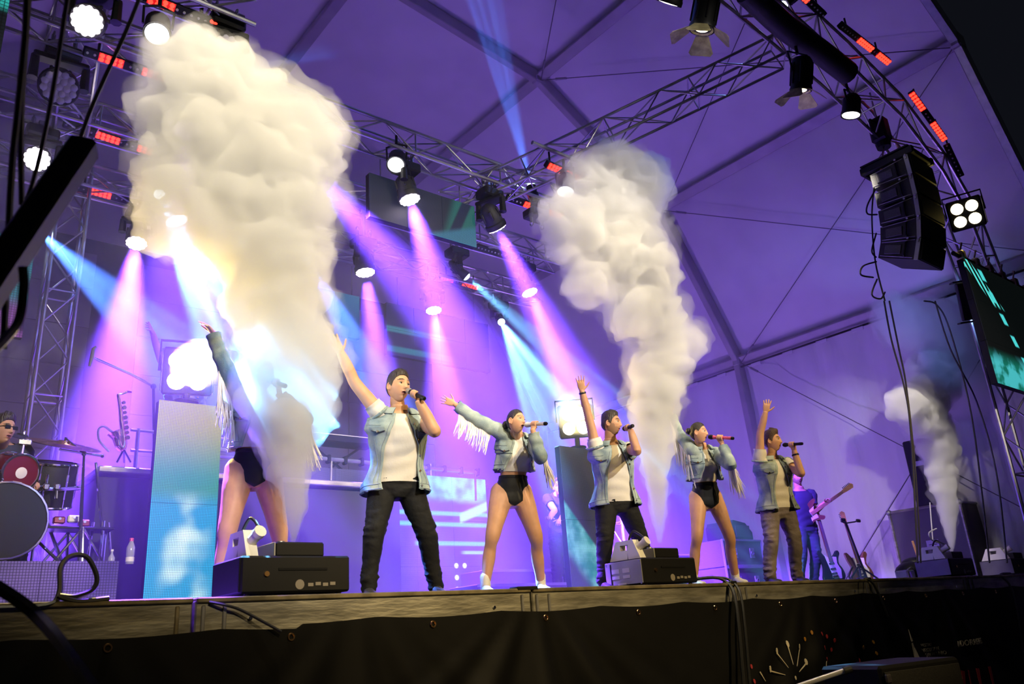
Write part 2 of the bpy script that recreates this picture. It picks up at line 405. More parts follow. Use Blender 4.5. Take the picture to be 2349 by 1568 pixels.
text('lettering', 'FESTAS', 2115, 1483, .045, 'pw2', ban)
text('lettering', 'VEGUESA DE', 2116, 1496, .058, 'pw2', ban)
text('lettering', 'SAN ANTONIO', 2120, 1507, .058, 'pw2', ban)
text('lettering', 'ANDORRERES', 2189, 1484, .095, 'pw', ban)

# ---- tent: polygonal arch, ridge runs into the picture
TX = 5.22
half = [(9.06, 0.0), (8.72, 6.50), (6.88, 9.53), (3.76, 11.40), (0, 11.94)]
prof = [(TX - x, z) for x, z in half] + [(TX + x, z) for x, z in half[-2::-1]]       # left base ... ridge ... right base
YF = [-1.51, 4.49, 10.49]
def shell(mb, p, q, y0, y1, th=.012, nu=10, nv=12, wr=0.0, seed=0):
    (x0, z0), (x1, z1) = p, q; nx_, nz_ = (z1 - z0), -(x1 - x0); l = sqrt(nx_ ** 2 + nz_ ** 2); nx_ /= l; nz_ /= l
    for t_ in (0, th):
        rings = []
        for i in range(nv + 1):
            y = lerp(y0, y1, i / nv); row = []
            for j in range(nu + 1):
                u = j / nu; b = wr * sin(pi * u) * sin(pi * i / nv) * 1.0
                if wr: b += .3 * wr * noise.noise(V((y * 1.7 + seed, u * 3, seed)))
                row.append(V((lerp(x0, x1, u) - nx_ * (b + t_ + .14), y, lerp(z0, z1, u) - nz_ * (b + t_ + .14))))
            rings.append(row)
        mb.loft(rings, False, False)
ceil = tag(bpy.data.objects.new('ceiling', None), kind='structure'); COL.objects.link(ceil); OFFV['ceiling'] = V((0, 0, 0))
wl = tag(bpy.data.objects.new('wall_left', None), kind='structure'); COL.objects.link(wl); OFFV['wall_left'] = V((0, 0, 0))
wr = tag(bpy.data.objects.new('wall_right', None), kind='structure'); COL.objects.link(wr); OFFV['wall_right'] = V((0, 0, 0))
for i in range(len(prof) - 1):
    own = wl if i == 0 else wr if i == len(prof) - 2 else ceil
    for y0, y1 in ((YF[0], YF[1]), (YF[1], YF[2]), ):
        mb = MB()
        if own is ceil: shell(mb, prof[i], prof[i + 1], y0, y1, wr=-.05, seed=i)
        else:
            p, q = prof[i], prof[i + 1]; sgn = -1 if own is wl else 1; rings = []
            for a in range(61):
                y = lerp(y0, y1, a / 60); row = []
                for b in range(25):
                    u = b / 24; z = lerp(p[1], q[1], u); x = lerp(p[0], q[0], u)
                    zz = 1 - abs(z) / 6.5
                    f = .05 * sin(y * 7.3 + 2 * sin(y * 2.1)) * zz + .06 * noise.noise(V((y * 1.5, z * .5, 3))) + .05 * noise.noise(V((y * 3.1, z * 1.9, 8)))
                    row.append(V((x + sgn * (.1 + f), y, z)))
                rings.append(row)
            mb.loft(rings, False, False)
        part(own, mb, 'panel', 'pvc' if own is ceil else 'pvcw')
# frames
def beam(mb, p, q, wd, dp, up):
    p, q = V(p), V(q); d = q - p; x, y, z = frame(d, V(up)); mb.box((0, 0, d.length / 2), (wd, dp, d.length), mat4(p, x, y, z), bev=.012)
for fi, Y in enumerate(YF):
    fr = tag(bpy.data.objects.new('trim_frame', None), kind='structure'); COL.objects.link(fr); OFFV[fr.name] = V((0, 0, 0))
    for i in range(len(prof) - 1):
        p, q = prof[i], prof[i + 1]; mb = MB(); s_ = 1.0
        P = V((TX + (p[0] - TX) * s_, Y, p[1])); Q = V((TX + (q[0] - TX) * s_, Y, q[1]))
        beam(mb, P, Q, .24 if fi else .22, .13, (0, 1, 0)); part(fr, mb, 'rafter', 'frame' if fi else 'alu', False)
    for i in range(1, len(prof) - 1):
        mb = MB(); q = prof[i]; mb.box((q[0], Y, q[1]), (.26, .16, .26), RY(0), bev=.03); part(fr, mb, 'joint_plate', 'frame', False)
pu = tag(bpy.data.objects.new('trim_purlins', None), kind='structure'); COL.objects.link(pu); OFFV[pu.name] = V((0, 0, 0))
for i in range(1, len(prof) - 1):
    q = prof[i]; X_, Z_ = q[0], q[1]
    for y0, y1 in ((YF[0] + .06, YF[1] - .06), (YF[1] + .06, YF[2] - .06)):
        mb = MB()
        a = atan2(q[0] - TX, 8)
        mb.box((0, 0, 0), (.20, y1 - y0, .10), T(X_, (y0 + y1) / 2, Z_) @ RY(a), bev=.01); part(pu, mb, 'purlin', 'frame', False)
        if i in (1, len(prof) - 2):
            mb = MB(); mb.box((X_ - .05 * (1 if q[0] > TX else -1), (y0 + y1) / 2, Z_ - .16), (.03, y1 - y0, .03)); part(pu, mb, 'rail', 'black', False)
            for k in range(8):
                yy = lerp(y0, y1, (k + .5) / 8); mb = MB(); mb.box((X_ - .055 * (1 if q[0] > TX else -1), yy, Z_ - .20), (.02, .22, .07)); part(pu, mb, 'flap', 'pvc', False)
# outer black night side of the gable: dark roof edge keder in front
mb = MB()
# ---- rear backdrop: cloth panels on a rail, with a dark gap between two of them
wb = tag(bpy.data.objects.new('wall_rear', None), kind='structure'); COL.objects.link(wb); OFFV['wall_rear'] = V((0, 0, 0))
edges = [-3.0, -1.2, .6, 2.42, None, 3.08, 4.9, 6.7, 8.5]
for a, b in zip(edges, edges[1:]):
    if a is None or b is None: continue
    for r in range(12):
        z0 = r * .62; z1 = min(z0 + .615, 7.4); mb = MB()
        mb.box(((a + b) / 2, 7.75 + (.012 if (r % 2) else 0), (z0 + z1) / 2), (b - a - .012, .03, z1 - z0), bev=.006); part(wb, mb, 'panel', 'drape', False)
mb = MB(); mb.box((3.0, 7.9, 3.9), (11.2, .04, 7.6)); part(wb, mb, 'backing', 'drapeb', False)
mb = MB()
mb.prism([(x, z) for x, z in prof], .03, Matrix(((1, 0, 0, 0), (0, 0, -1, 10.6), (0, 1, 0, 0), (0, 0, 0, 1)))); part(wb, mb, 'gable', 'pvc', False)

# ---- haze that fills the tent
poly = [(TX + (x - TX) * .955, max(z * .965, 1.84)) for x, z in prof]
for y0, y1, dn, lab in ((1.97, 7.65, HAZE, 'thick haze filling the rear of the tent behind the led columns'), (.95, 1.965, HAZE * .4, 'thinner haze between the singers and the led columns')):
    mb = MB(); mb.prism(poly, y1 - y0, Matrix(((1, 0, 0, 0), (0, 0, -1, y1), (0, 1, 0, 0), (0, 0, 0, 1))))
    hz = mb.build('stage_haze', volmat('stage_haze', (.92, .9, .95), dn, .25), None, False, origin=(TX, y0, 1.84)); tag(hz, lab, 'haze', kind='stuff')
# ================================================================ TRUSSES
def truss(name, label, path, side, ups, pitch, r=.024, rb=.012, cat='truss', group=None, matc='alu', sag=None):
    """box truss along a polyline: four chords and, on each of the four faces, a zigzag of braces"""
    path = [V(p) for p in path]; n = len(path); t = thing(name, label, cat, tuple(path[0]), group)
    fr = []
    for i in range(n):
        d = (path[min(i + 1, n - 1)] - path[max(i - 1, 0)]).normalized(); b = V(ups).normalized(); a = d.cross(b).normalized(); b = a.cross(d).normalized(); fr.append((a, b))
    h = side / 2; cor = [(-1, -1), (1, -1), (1, 1), (-1, 1)]
    P = [[path[i] + fr[i][0] * (sx * h) + fr[i][1] * (sy * h) for i in range(n)] for sx, sy in cor]
    for k in range(4):
        mb = MB(); mb.tube(P[k], r, 8); part(t, mb, 'chord', matc)
    L = [0]
    for i in range(n - 1): L.append(L[-1] + (path[i + 1] - path[i]).length)
    m = max(2, round(L[-1] / pitch))
    def pos(k, s):
        s = max(0, min(L[-1] - 1e-6, s)); i = max(j for j in range(n) if L[j] <= s); i = min(i, n - 2)
        return P[k][i].lerp(P[k][i + 1], (s - L[i]) / (L[i + 1] - L[i]))
    for f in range(4):
        a, b = f, (f + 1) % 4
        for j in range(m):
            s0, s1 = L[-1] * j / m, L[-1] * (j + 1) / m
            mb = MB(); p, q = (pos(a, s0), pos(b, s1)) if (j + f) % 2 else (pos(b, s0), pos(a, s1))
            mb.cyl(p, q, rb, n=6, cap=False); part(t, mb, 'brace', matc)
            if j % 3 == 0:
                mb = MB(); mb.cyl(pos(a, s0), pos(b, s0), rb, n=6, cap=False); part(t, mb, 'brace', matc)
    return t
AP = [(11.75, 0), (11.83, 2.2), (11.88, 4.2), (11.88, 5.5), (11.62, 6.55), (11.05, 7.2), (10.1, 7.75), (8.9, 8.03), (7.4, 8.27), (5.8, 8.46), (4.3, 8.55), (2.6, 8.5), (.8, 8.35)]
arch = truss('arch_truss', 'large curved aluminium truss arching over the stage front and down its side', [(x, -1.0, z) for x, z in AP], .42, (0, 1, 0), .5, .026, .013)
truss('roof_truss', 'sloping aluminium truss lit blue, running from the arch back to the rear rig', [(7.92, -.8, 7.9), (7.4, -.15, 7.62), (6.45, 1.05, 7.12), (5.81, 1.9, 6.8), (5.3, 2.6, 6.62)], .30, (0, 0, 1), .36, .018, .009)
truss('side_truss', 'dark sloping truss above the drum riser, parallel to the blue lit one', [(.55, -.6, 7.6), (.9, 1.4, 7.25), (1.2, 3.4, 6.85), (1.35, 4.9, 6.8)], .30, (0, 0, 1), .4, .022, .011)
for nm, Y, xa, xb, lab in (('cross_truss', 2.05, -.5, 6.9, 'lateral truss with wash lights and the green header screen beneath it'), ('cross_truss', 3.4, .2, 8.0, 'middle lateral truss of the rear rig, half hidden by haze'), ('cross_truss', 4.65, .2, 8.6, 'rearmost lateral truss, over the dark blue header screen')):
    truss(nm, lab, [(lerp(xa, xb, i / 4), Y, 6.86) for i in range(5)], .28, (0, 0, 1), .42, .022, .010, group='lateral trusses of the rear rig')
truss('cross_truss', 'short lateral truss end over the slanting bar, carrying the uppermost red light bar', [(-.6, 1.1, 6.86), (.6, 1.1, 6.86), (2.15, 1.1, 6.86)], .28, (0, 0, 1), .42, .022, .010)
mb = MB(); mb.tube([(5.5, 1.1, 6.80), (7.0, 1.1, 6.80)], .025, 8); single(mb, 'scaffold_pipe', 'steel', 'short lateral pipe under the blue lit truss, above the second smoke column', 'pipe', (5.5, 1.1, 6.8))
truss('tower_truss', 'upright dark truss tower standing behind the drum riser', [(1.5, 4.75, 1.8), (1.5, 4.75, 4.2), (1.5, 4.75, 7.4)], .30, (0, 1, 0), .4, .022, .011)
truss('tower_truss', 'slim upright truss behind the dancer in the cropped jacket, half lost in purple haze', [(6.95, 5.9, 1.8), (6.95, 5.9, 3.0), (6.95, 5.9, 4.1)], .25, (0, 1, 0), .33, .018, .009)
truss('tower_truss', 'slim upright truss behind the singer with the pink microphone', [(8.95, 3.6, 1.8), (8.95, 3.6, 3.0), (8.95, 3.6, 4.05)], .25, (0, 1, 0), .36, .018, .009)

# ================================================================ LAMPS
M['lensw'] = emat('lit_wash_lens', (1.0, .85, 1.0), 30)
M['lensb'] = emat('lit_beam_lens', (.62, .82, 1.0), 16)
M['lensh'] = emat('lit_halogen_lens', (1.0, .86, .5), 7)
M['lenspar'] = emat('lit_white_led_lens', (1.0, .97, .94), 5)
M['lensy'] = emat('lit_blinder_lens', (1.0, .88, .4), 40)
M['ledr'] = emat('lit_red_led', (1.0, .04, .02), 3.2); M['ledr2'] = emat('lit_red_diffuser', (1.0, .01, .01), .8)
M['ledo'] = pbr('unlit_led_lens', (.42, .4, .46), .25)
M['ledblue'] = emat('lit_blue_led', (.25, .4, 1.0), 8)
M['barn'] = pbr('barn_door_sheet', (.34, .30, .16), .4, .4, var=.3, vscale=14)
M['orange'] = pbr('orange_shackle', (.7, .3, .03), .4)

def moving_head(lens, aim, zt, kind, label, grp=None, power=600, col=(.6, .2, 1), deg=14, dia=.23, lit=True, up_truss=True, gobo=None, blend=.35, hang=6.76):
    lens, aim = V(lens), V(aim); d = (aim - lens).normalized(); R_ = dia / 2
    piv = lens - d * .16; base = V((piv.x, piv.y, max(zt, piv.z + .22))); sg = 1
    if d.z > .25: sg = -1; base = V((piv.x - d.x * .1, piv.y - d.y * .1, piv.z - .24))
    t = thing('moving_head_light', label, 'stage light', tuple(base), grp)
    mb = MB(); mb.box((base.x, base.y, base.z - .02), (.30, .22, .12), bev=.02); b_ = part(t, mb, 'base', 'black', False)
    for sx in (-.09, .09):
        mb = MB(); mb.cyl((base.x + sx, base.y, base.z + sg * .03), (base.x + sx, base.y, base.z + sg * .16), .02, n=8); mb.torus(.03, .008, mat4((base.x + sx, base.y, base.z + sg * .17), (0, 1, 0), (0, 0, 1), (1, 0, 0)), 10, 5); part(b_, mb, 'clamp', 'steel')
    ax = d.cross(V((0, 0, 1)));
    if ax.length < .1: ax = V((1, 0, 0))
    ax.normalize(); w_ = R_ + .055
    mb = MB()
    mb.box((0, 0, 0), (2 * w_ + .04, .12, .05), mat4((piv.x, piv.y, base.z - sg * .10), ax, ax.cross(V((0, 0, 1))) * -1, V((0, 0, 1))), bev=.012)
    for s in (-1, 1):
        q = piv + ax * (s * w_); mb.tube([V((q.x, q.y, base.z - sg * .10)), V((q.x, q.y, piv.z + sg * .03)), q], [.035, .04, .045], 8)
    part(t, mb, 'yoke', 'black')
    if sg > 0 and hang:
        mb = MB(); mb.cyl((base.x, base.y, base.z + .03), (base.x, base.y, hang), .024, n=8); mb.box((base.x, base.y, hang - .03), (.09, .06, .06), bev=.01); part(t, mb, 'drop_pipe', 'steel')
    X = look(lens, -d)
    mb = MB(); mb.lathe([(R_ * 1.06, -.005), (R_ * 1.12, .01), (R_ * 1.12, .06), (R_ * .98, .075), (R_ * 1.0, .16), (R_ * .8, .27), (R_ * .45, .31), (.01, .32)], X, 22)
    for k in range(6):
        a = 2 * pi * k / 6; mb.box((R_ * .98 * cos(a), R_ * .98 * sin(a), .18), (.03, .03, .12), X @ T(0, 0, 0) , bev=.008)
    part(t, mb, 'head', 'blackm')
    mb = MB()
    if kind == 'wash':
        rr = R_ / 5.0
        cells = [(0, 0)] + [(2 * rr * cos(pi * k / 3), 2 * rr * sin(pi * k / 3)) for k in range(6)] + [(3.95 * rr * cos(pi * k / 6 + .26), 3.95 * rr * sin(pi * k / 6 + .26)) for k in range(12)]
        for cx, cy in cells: mb.lathe([(rr * 1.08, .0), (rr * .9, -.008), (rr * .3, -.014)], X @ T(cx, cy, -.006), 8)
        mb.lathe([(R_ * .90, -.005), (R_ * .90, -.010)], X, 18)
    else:
        mb.lathe([(R_, .0), (R_ * .8, -.02), (R_ * .3, -.035)], X, 18)
    part(t, mb, 'lens', ('lensw' if kind == 'wash' else 'lensb') if lit else 'ledo')
    if lit and power > 1: spot('lamp_beam', lens + d * .04, aim, power, col, deg, blend, R_ * .6, gobo)
    return t
PUR = (.16, .044, 1.0); BLU = (.07, .22, 1.0); CYB = (.16, .52, 1.0)
WP = 68000
ZT = 6.62
def onrig(px, z=6.2):
    p = atz(*px, z)
    if p.y < 1.6: return p
    Y = max(y for y in (2.05, 3.4, 4.65) if y <= p.y + .35 or y == 2.05); q = at(*px, Y); return q
washes = [((200, 48), (-1.5, -4.0, 1.0), 'facing the audience beside the red light bar, highest of all', 0, 20),
 ((85, 365), (-.6, -4.5, 1.0), 'facing the audience above the drum riser, behind the slanting bar', 0, 20),
 ((428, 298), at(405, 850, 1.2), 'glowing through the upper part of the big smoke column', 1.3, 14),
 ((710, 380), at(1040, 760, 2.7), 'at the edge of the big smoke column with a slanting pink beam', 1.6, 15),
 ((940, 457), at(1165, 1150, 1.5), 'with the broad pink beam left of the green header screen', 2.0, 15),
 ((1140, 522), at(1430, 1100, 3.0), 'with a pink beam right of the green header screen', 1.7, 14),
 ((1215, 670), at(1420, 1150, 2.6), 'low in the rig beside the second smoke column, above the bearded man', 1.4, 14),
 ((1380, 495), at(1590, 830, 1.6), 'buried in the upper part of the second smoke column', .2, 10),
 ((838, 624), at(930, 1250, 3.0), 'with a steep pink beam above the first male singer', 1.2, 12),
 ((995, 711), at(1075, 1300, 4.0), 'pointing almost straight down above the dancer with outstretched arm', 1.2, 20),
 ((313, 557), at(215, 1230, 3.6), 'with a violet beam falling onto the saxophone', 1.8, 15),
 ((405, 505), at(600, 1000, 3.0), 'under the bright blue beam at the flank of the big smoke column', .6, 14)]
for i, (px, aim, lab, pw, dg) in enumerate(washes):
    ln = onrig(px); moving_head(ln, aim, min(ZT, ln.z + .42), 'wash', 'wash light ' + lab, 'wash moving heads', WP * pw, PUR, dg + 8, .235, blend=.85)
beams = [((1218, 428), 6.25, at(1128, 60, 2.25), 'throwing a blue beam up at the tent roof', BLU, 6, 10.5),
 ((1150, 738), 6.2, at(1405, 1180, .9), 'with the lowest fan of cyan rays, above the dancer', CYB, 3.8, 15),
 ((1070, 634), 6.2, at(1470, 985, 2.6), 'with a long pale fan of rays towards the second smoke column', CYB, 4.5, 11),
 ((705, 595), 6.2, at(985, 1080, 1.8), 'at the big smoke column edge with blue rays falling', BLU, 5, 13),
 ((558, 555), 6.2, at(700, 800, .9), 'faint inside the big smoke column', CYB, 0, 9),
 ((365, 445), 6.2, at(652, 985, .40), 'dazzling white blue at the flank of the big smoke column', CYB, 12, 12),
 ((95, 535), 6.2, at(330, 745, 3.2), 'behind the slanting bar with blue rays across the drum riser', BLU, 4, 14),
 ((500, 168), 6.35, at(770, 112, .9), 'hidden at the top of the big smoke column, blue beam sideways', BLU, 2.0, 7)]
for i, (px, z, aim, lab, col, pw, dg) in enumerate(beams):
    ln = at(*px, 2.05) if px[0] in (1218, 500) else onrig(px, z); moving_head(ln, aim, min(ZT, ln.z + .36), 'beam', 'black beam moving head ' + lab, 'beam moving heads', 8000 * pw, col, dg, .12, gobo=24.0 * 14 / dg, blend=.12)
moving_head(at(1800, 10, -.55), (7.0, 1.2, 7.3), 8.9, 'beam', 'blue moving head added unseen behind the black fabric tube on the arch', 'beam moving heads', 260, (.15, .28, 1.0), 70, .12, hang=None)  # added source for the blue light on the sloping truss
# unlit moving heads
moving_head(atz(135, 200, 6.3), atz(150, 260, 5.4), 6.75, 'wash', 'unlit black moving head hanging beside the header screen corner', lit=False, dia=.3)
moving_head(atz(520, 112, 6.4), atz(560, 175, 5.6), 6.75, 'wash', 'unlit black moving head at the top of the big smoke column', lit=False, dia=.24)

def par(lens, aim, label, dia=.2, grp='white led par cans', power=0, laim=None, deg=40):
    lens, aim = V(lens), V(aim); d = (aim - lens).normalized(); X = look(lens, -d); R_ = dia / 2; top = lens - d * .14 + V((0, 0, .26))
    t = thing('par_can', label, 'stage light', tuple(top), grp)
    mb = MB(); mb.lathe([(R_ * .97, 0), (R_ * 1.08, -.01), (R_ * 1.08, .03), (R_, .05), (R_ * .97, .2), (R_ * .6, .26), (.01, .27)], X, 20); part(t, mb, 'body', 'black')
    mb = MB(); mb.lathe([(R_ * .95, .012), (R_ * .9, -.004), (R_ * .4, -.012)], X, 20); part(t, mb, 'lens', 'lenspar')
    ax = d.cross(V((0, 0, 1))); ax = ax.normalized() if ax.length > .1 else V((1, 0, 0)); c = lens - d * .13
    mb = MB(); mb.tube([c + ax * R_ * 1.1, c + ax * R_ * 1.15 + V((0, 0, .17)), c + V((0, 0, .21)), c - ax * R_ * 1.15 + V((0, 0, .17)), c - ax * R_ * 1.1], .012, 6); mb.cyl(c + V((0, 0, .2)), c + V((0, 0, .32)), .016, n=8); part(t, mb, 'bracket', 'black')
    if power: spot('lamp_beam', lens + d * .05, laim or aim, power, (1, .9, .75), deg, .6, .06)
    return t
par(at(1040 * 0 + 360, 78, .95), at(330, 400, .2), 'white led par can on the light bar above the smoke column')
par(at(908, 378, 1.95), at(880, 520, 1.4), 'white led par can on the lateral truss left of the header screen')
par(at(1297, 440, 1.0), at(1290, 620, .9), 'white led par can half hidden by the top of the second smoke column')
par(at(1533, 6, -1.1), (5.75, .6, 5.5), 'white led par can cut by the picture top beside the barn door lamp', .25, power=250)
par(at(1952, 264, -1.1), at(1930, 600, -.6), 'white led par can under the bend of the arch truss', .22, power=1400, laim=(11.7, .45, 3.7), deg=22)

def fresnel(lens, aim, label, dia=.2, power=500, col=(1, .84, .52)):
    lens, aim = V(lens), V(aim); d = (aim - lens).normalized(); X = look(lens, -d); R_ = dia / 2; c = lens - d * .2; top = c + V((0, 0, .34))
    t = thing('barn_door_lamp', label, 'stage light', tuple(top), 'barn door lamps on the arch truss')
    mb = MB(); mb.lathe([(R_ * .9, 0), (R_ * 1.1, -.01), (R_ * 1.1, .02), (R_ * 1.02, .04), (R_ * 1.02, .32), (R_ * .8, .36), (.01, .37)], X, 18)
    for k in range(8): mb.box((R_ * 1.04 * cos(k * pi / 4), R_ * 1.04 * sin(k * pi / 4), .18), (.014, .014, .24), X)
    part(t, mb, 'housing', 'black')
    mb = MB(); mb.lathe([(R_ * .72, .02), (R_ * .55, -.004), (R_ * .2, -.014)], X, 18); part(t, mb, 'lens', 'lensh')
    mb = MB(); mb.lathe([(R_ * .72, .01), (R_ * .95, -.015), (R_ * 1.0, 0)], X, 18, False); part(t, mb, 'lens_ring', 'barn')
    for k, (a, tilt) in enumerate(((.5, .75), (pi / 2 + .5, .95), (pi + .5, .75), (3 * pi / 2 + .5, .95))):
        L_ = dia * .82; Y_ = X @ RZ(a) @ T(R_ * 1.02, 0, -.012) @ RY(-tilt + pi / 2)
        mb = MB(); mb.prism([(0, -L_ * .32), (L_ * .85, -L_ * .62), (L_, -L_ * .5), (L_, L_ * .5), (L_ * .85, L_ * .62), (0, L_ * .32)], .004, Y_ @ RX(0) @ Matrix(((1, 0, 0, 0), (0, 1, 0, 0), (0, 0, 1, 0), (0, 0, 0, 1)))); part(t, mb, 'barn_door', 'barn', False)
    ax = d.cross(V((0, 0, 1))).normalized()
    mb = MB(); mb.tube([c + ax * R_ * 1.12, c + ax * R_ * 1.2 + V((0, 0, .26)), c - ax * R_ * 1.2 + V((0, 0, .26)), c - ax * R_ * 1.12], .012, 6); mb.cyl(c + V((0, 0, .25)), c + V((0, 0, .36)), .018, n=8); part(t, mb, 'yoke', 'black')
    spot('lamp_beam', lens + d * .12, aim, power, col, 62, .5, .07)
FP = 240
fresnel(at(1610, 66, -1.15), (5.6, .4, 2.9), 'black barn door lamp with gold flaps, higher of the two on the arch', .24, FP)
fresnel(at(1837, 207, -1.15), (8.0, .2, 3.0), 'black barn door lamp with gold flaps, beside the arch bend', .22, FP)
fresnel((3.6, -1.1, 7.9), (3.6, .5, 2.8), 'unseen black barn door lamp added on the crown of the arch above the first male singer', .24, FP * .6)  # out-of-view lamp added to light the singers from the front
fresnel((1.8, -1.1, 7.8), (2.2, .45, 4.6), 'unseen black barn door lamp added on the arch above the big smoke column', .24, FP * 2.3)  # out-of-view lamp added to brighten the big smoke column

def quad_blinder(c, aim, label, cell=.105, power=0, mat='lensh', n=2, group=None, stand=None):
    c, aim = V(c), V(aim); d = (aim - c).normalized(); x, y, z = frame(d); X = mat4(c, x, y, z); w_ = cell * 2.3 * n / 2
    t = thing('blinder_light', label, 'stage light', tuple(c - V((0, 0, w_))), group)
    mb = MB(); mb.box((0, 0, -.08), (w_ + .05, w_ + .05, .16), X, bev=.015); part(t, mb, 'housing', 'black', False)
    for i in range(n):
        for j in range(n):
            Y_ = X @ T((i - (n - 1) / 2) * cell * 1.12, (j - (n - 1) / 2) * cell * 1.12, 0)
            mb = MB(); mb.lathe([(cell * .5, -.01), (cell * .46, .012), (cell * .2, .022)], Y_, 16); part(t, mb, 'lens', mat)
    mb = MB(); s = w_ / 2 + .05; mb.tube([X @ V((-s, 0, -.08)), X @ V((-s, s * 1.15, -.09)), X @ V((s, s * 1.15, -.09)), X @ V((s, 0, -.08))], .012, 6); part(t, mb, 'bracket', 'black')
    for sx, px_, py_ in ((1, w_ / 2 + .03, 0), (-1, -w_ / 2 - .03, 0)):
        mb = MB(); mb.box((px_, py_, .03), (.006, w_, .14), X @ T(0, 0, 0)); part(t, mb, 'barn_door', 'black', False)
    if stand:
        mb = MB(); mb.cyl((c.x + d.x * -.08, c.y - d.y * .08, stand), (c.x - d.x * .08, c.y - d.y * .08, c.z - w_ / 2), .03, n=8); mb.cyl((c.x - d.x * .08, c.y - d.y * .08, stand), (c.x - d.x * .08, c.y - d.y * .08, stand + .015), .1, n=14); part(t, mb, 'stand', 'black')
    if power: spot('lamp_beam', c + d * .07, aim, power, (1, .74, .16), 120, .6, .09)
    return t
quad_blinder(at(2216, 490, -1.35), EYE + V((1.5, 0, .6)), 'four lens blinder glowing yellow on the arch truss beside the hanging speakers', .155, 60)
quad_blinder((2.06, 1.86, 3.74), EYE + V((0, 0, .5)), 'dazzling yellow blinder on top of the green led column beside the smoke', .15, BLIND, 'lensy', stand=3.49)
quad_blinder((6.54, 1.9, 3.80), EYE + V((.3, 0, .5)), 'dazzling yellow blinder behind the raised arm of the bearded singer', .15, BLIND * .4, 'lensy', stand=3.49)

# led bars
def led_bar(a, b, lit, label, tilt=None, grp='led light bars'):
    a, b = V(a), V(b); d = b - a; L_ = d.length; c = (a + b) / 2; d.normalize()
    f = (EYE - c).normalized(); f = (f + V((0, 0, -.35))).normalized(); y = f.cross(d).normalized(); f = d.cross(y).normalized(); X = mat4(c, d, y, f)
    t = thing('led_light_bar', label, 'light bar', tuple(c), grp)
    mb = MB(); mb.box((0, 0, -.035), (L_, .085, .07), X, bev=.008); part(t, mb, 'housing', 'black', False)
    for s in (-.32, .32):
        mb = MB(); mb.box((s * L_, .0, -.085), (.03, .06, .05), X); mb.cyl(X @ V((s * L_, 0, -.1)), X @ V((s * L_, .0, -.1)) + V((0, 0, .16)), .012, n=6); part(t, mb, 'bracket', 'black', False)
    n = max(8, int(L_ / .058)); off = MB(); any_off = False
    for g0, g1 in lit:
        mb = MB(); k0, k1 = g0 * L_ - L_ / 2, g1 * L_ - L_ / 2; m = max(2, round((k1 - k0) / .05))
        for i in range(m):
            for j in (-.019, .019): mb.lathe([(.022, 0), (.018, .012), (.006, .016)], X @ T(lerp(k0, k1, (i + .5) / m), j, .003), 8)
        part(t, mb, 'lit_segment', 'ledr'); mb = MB(); mb.box(((k0 + k1) / 2, 0, .001), (k1 - k0, .078, .006), X); part(t, mb, 'segment_plate', 'ledr2', False)
    for i in range(n):
        u = (i + .5) / n
        if any(g0 - .01 < u < g1 + .01 for g0, g1 in lit): continue
        off.lathe([(.013, 0), (.011, .006), (.003, .009)], X @ T((u - .5) * L_, 0, .001), 8); any_off = True
    if any_off: part(t, off, 'lens_row', 'ledo')
bars = [((330, -8), (495, 58), 1.1, [(.05, .42), (.92, 1)], 'black led light bar with red segments, highest above the smoke column'),
 ((192, 118), (385, 182), 2.05, [(.17, .46), (.68, .97)], 'black led light bar with two red segments, second from the top above the drums'),
 ((145, 283), (350, 350), 3.4, [(.35, .62), (.82, 1)], 'black led light bar with two red segments level with the wash light over the drums'),
 ((160, 425), (345, 475), 4.65, [(0, .06), (.24, .5)], 'black led light bar with red segments, lowest above the drums'),
 ((1255, 378), (1335, 412), 1.1, [(.03, .38), (.52, .95)], 'black led light bar with red segments at the top of the second smoke column'),
 ((1165, 455), (1292, 497), 2.05, [(.28, .52), (.72, .98)], 'black led light bar with red segments below the upward blue beam'),
 ((1055, 555), (1205, 600), 3.4, [], 'unlit led light bar in the haze below the header screen'),
 ((1010, 634), (1110, 664), 4.65, [(0.02, .3), (.5, .86)], 'dim red led light bar beside the pale fan beam')]
for a, b, Y, lit, lab in bars: led_bar(at(*a, Y), at(*b, Y), lit, lab)
for a, b, lit, lab in (((1838, -12), (1892, 38), [(0, .3)], 'led light bar at the crown of the arch, almost unlit'), ((1930, 60), (2040, 145), [(.34, .63), (.74, 1)], 'led light bar with red segments on the upper bend of the arch'),
                       ((2090, 213), (2168, 322), [(0, .36), (.62, 1)], 'led light bar with red segments on the lower bend of the arch'), ((2170, 330), (2205, 405), [], 'unlit led light bar on the leg of the arch')):
    led_bar(at(*a, -1.28), at(*b, -1.28), lit, lab)

# blue floodlights at the side
for (px, py), lab in (((2225, 690), 'upper'), ((2290, 520), 'far')):
    pass
sf = thing('side_floodlight', 'black framed led floodlight shining blue onto the tent wall beside the big screen', 'stage light', tuple(at(2222, 740, -1.05)))
c = at(2222, 690, -1.05); X = look(c, (V((13.6, .6, 6.0)) - c))
mb = MB(); mb.box((0, 0, -.05), (.26, .5, .1), X, bev=.015); mb.box((0, .27, .06), (.3, .02, .2), X); mb.box((0, -.27, .06), (.3, .02, .2), X); part(sf, mb, 'housing', 'black', False)
for k in (-.13, .0, .13):
    mb = MB(); mb.box((0, k, .008), (.18, .09, .012), X, bev=.004); part(sf, mb, 'lens', 'ledblue', False)
spot('lamp_beam', c + X.to_3x3() @ V((0, 0, .12)), (13.9, 1.2, 6.3), 90, (.2, .35, 1), 75, .6, .05)

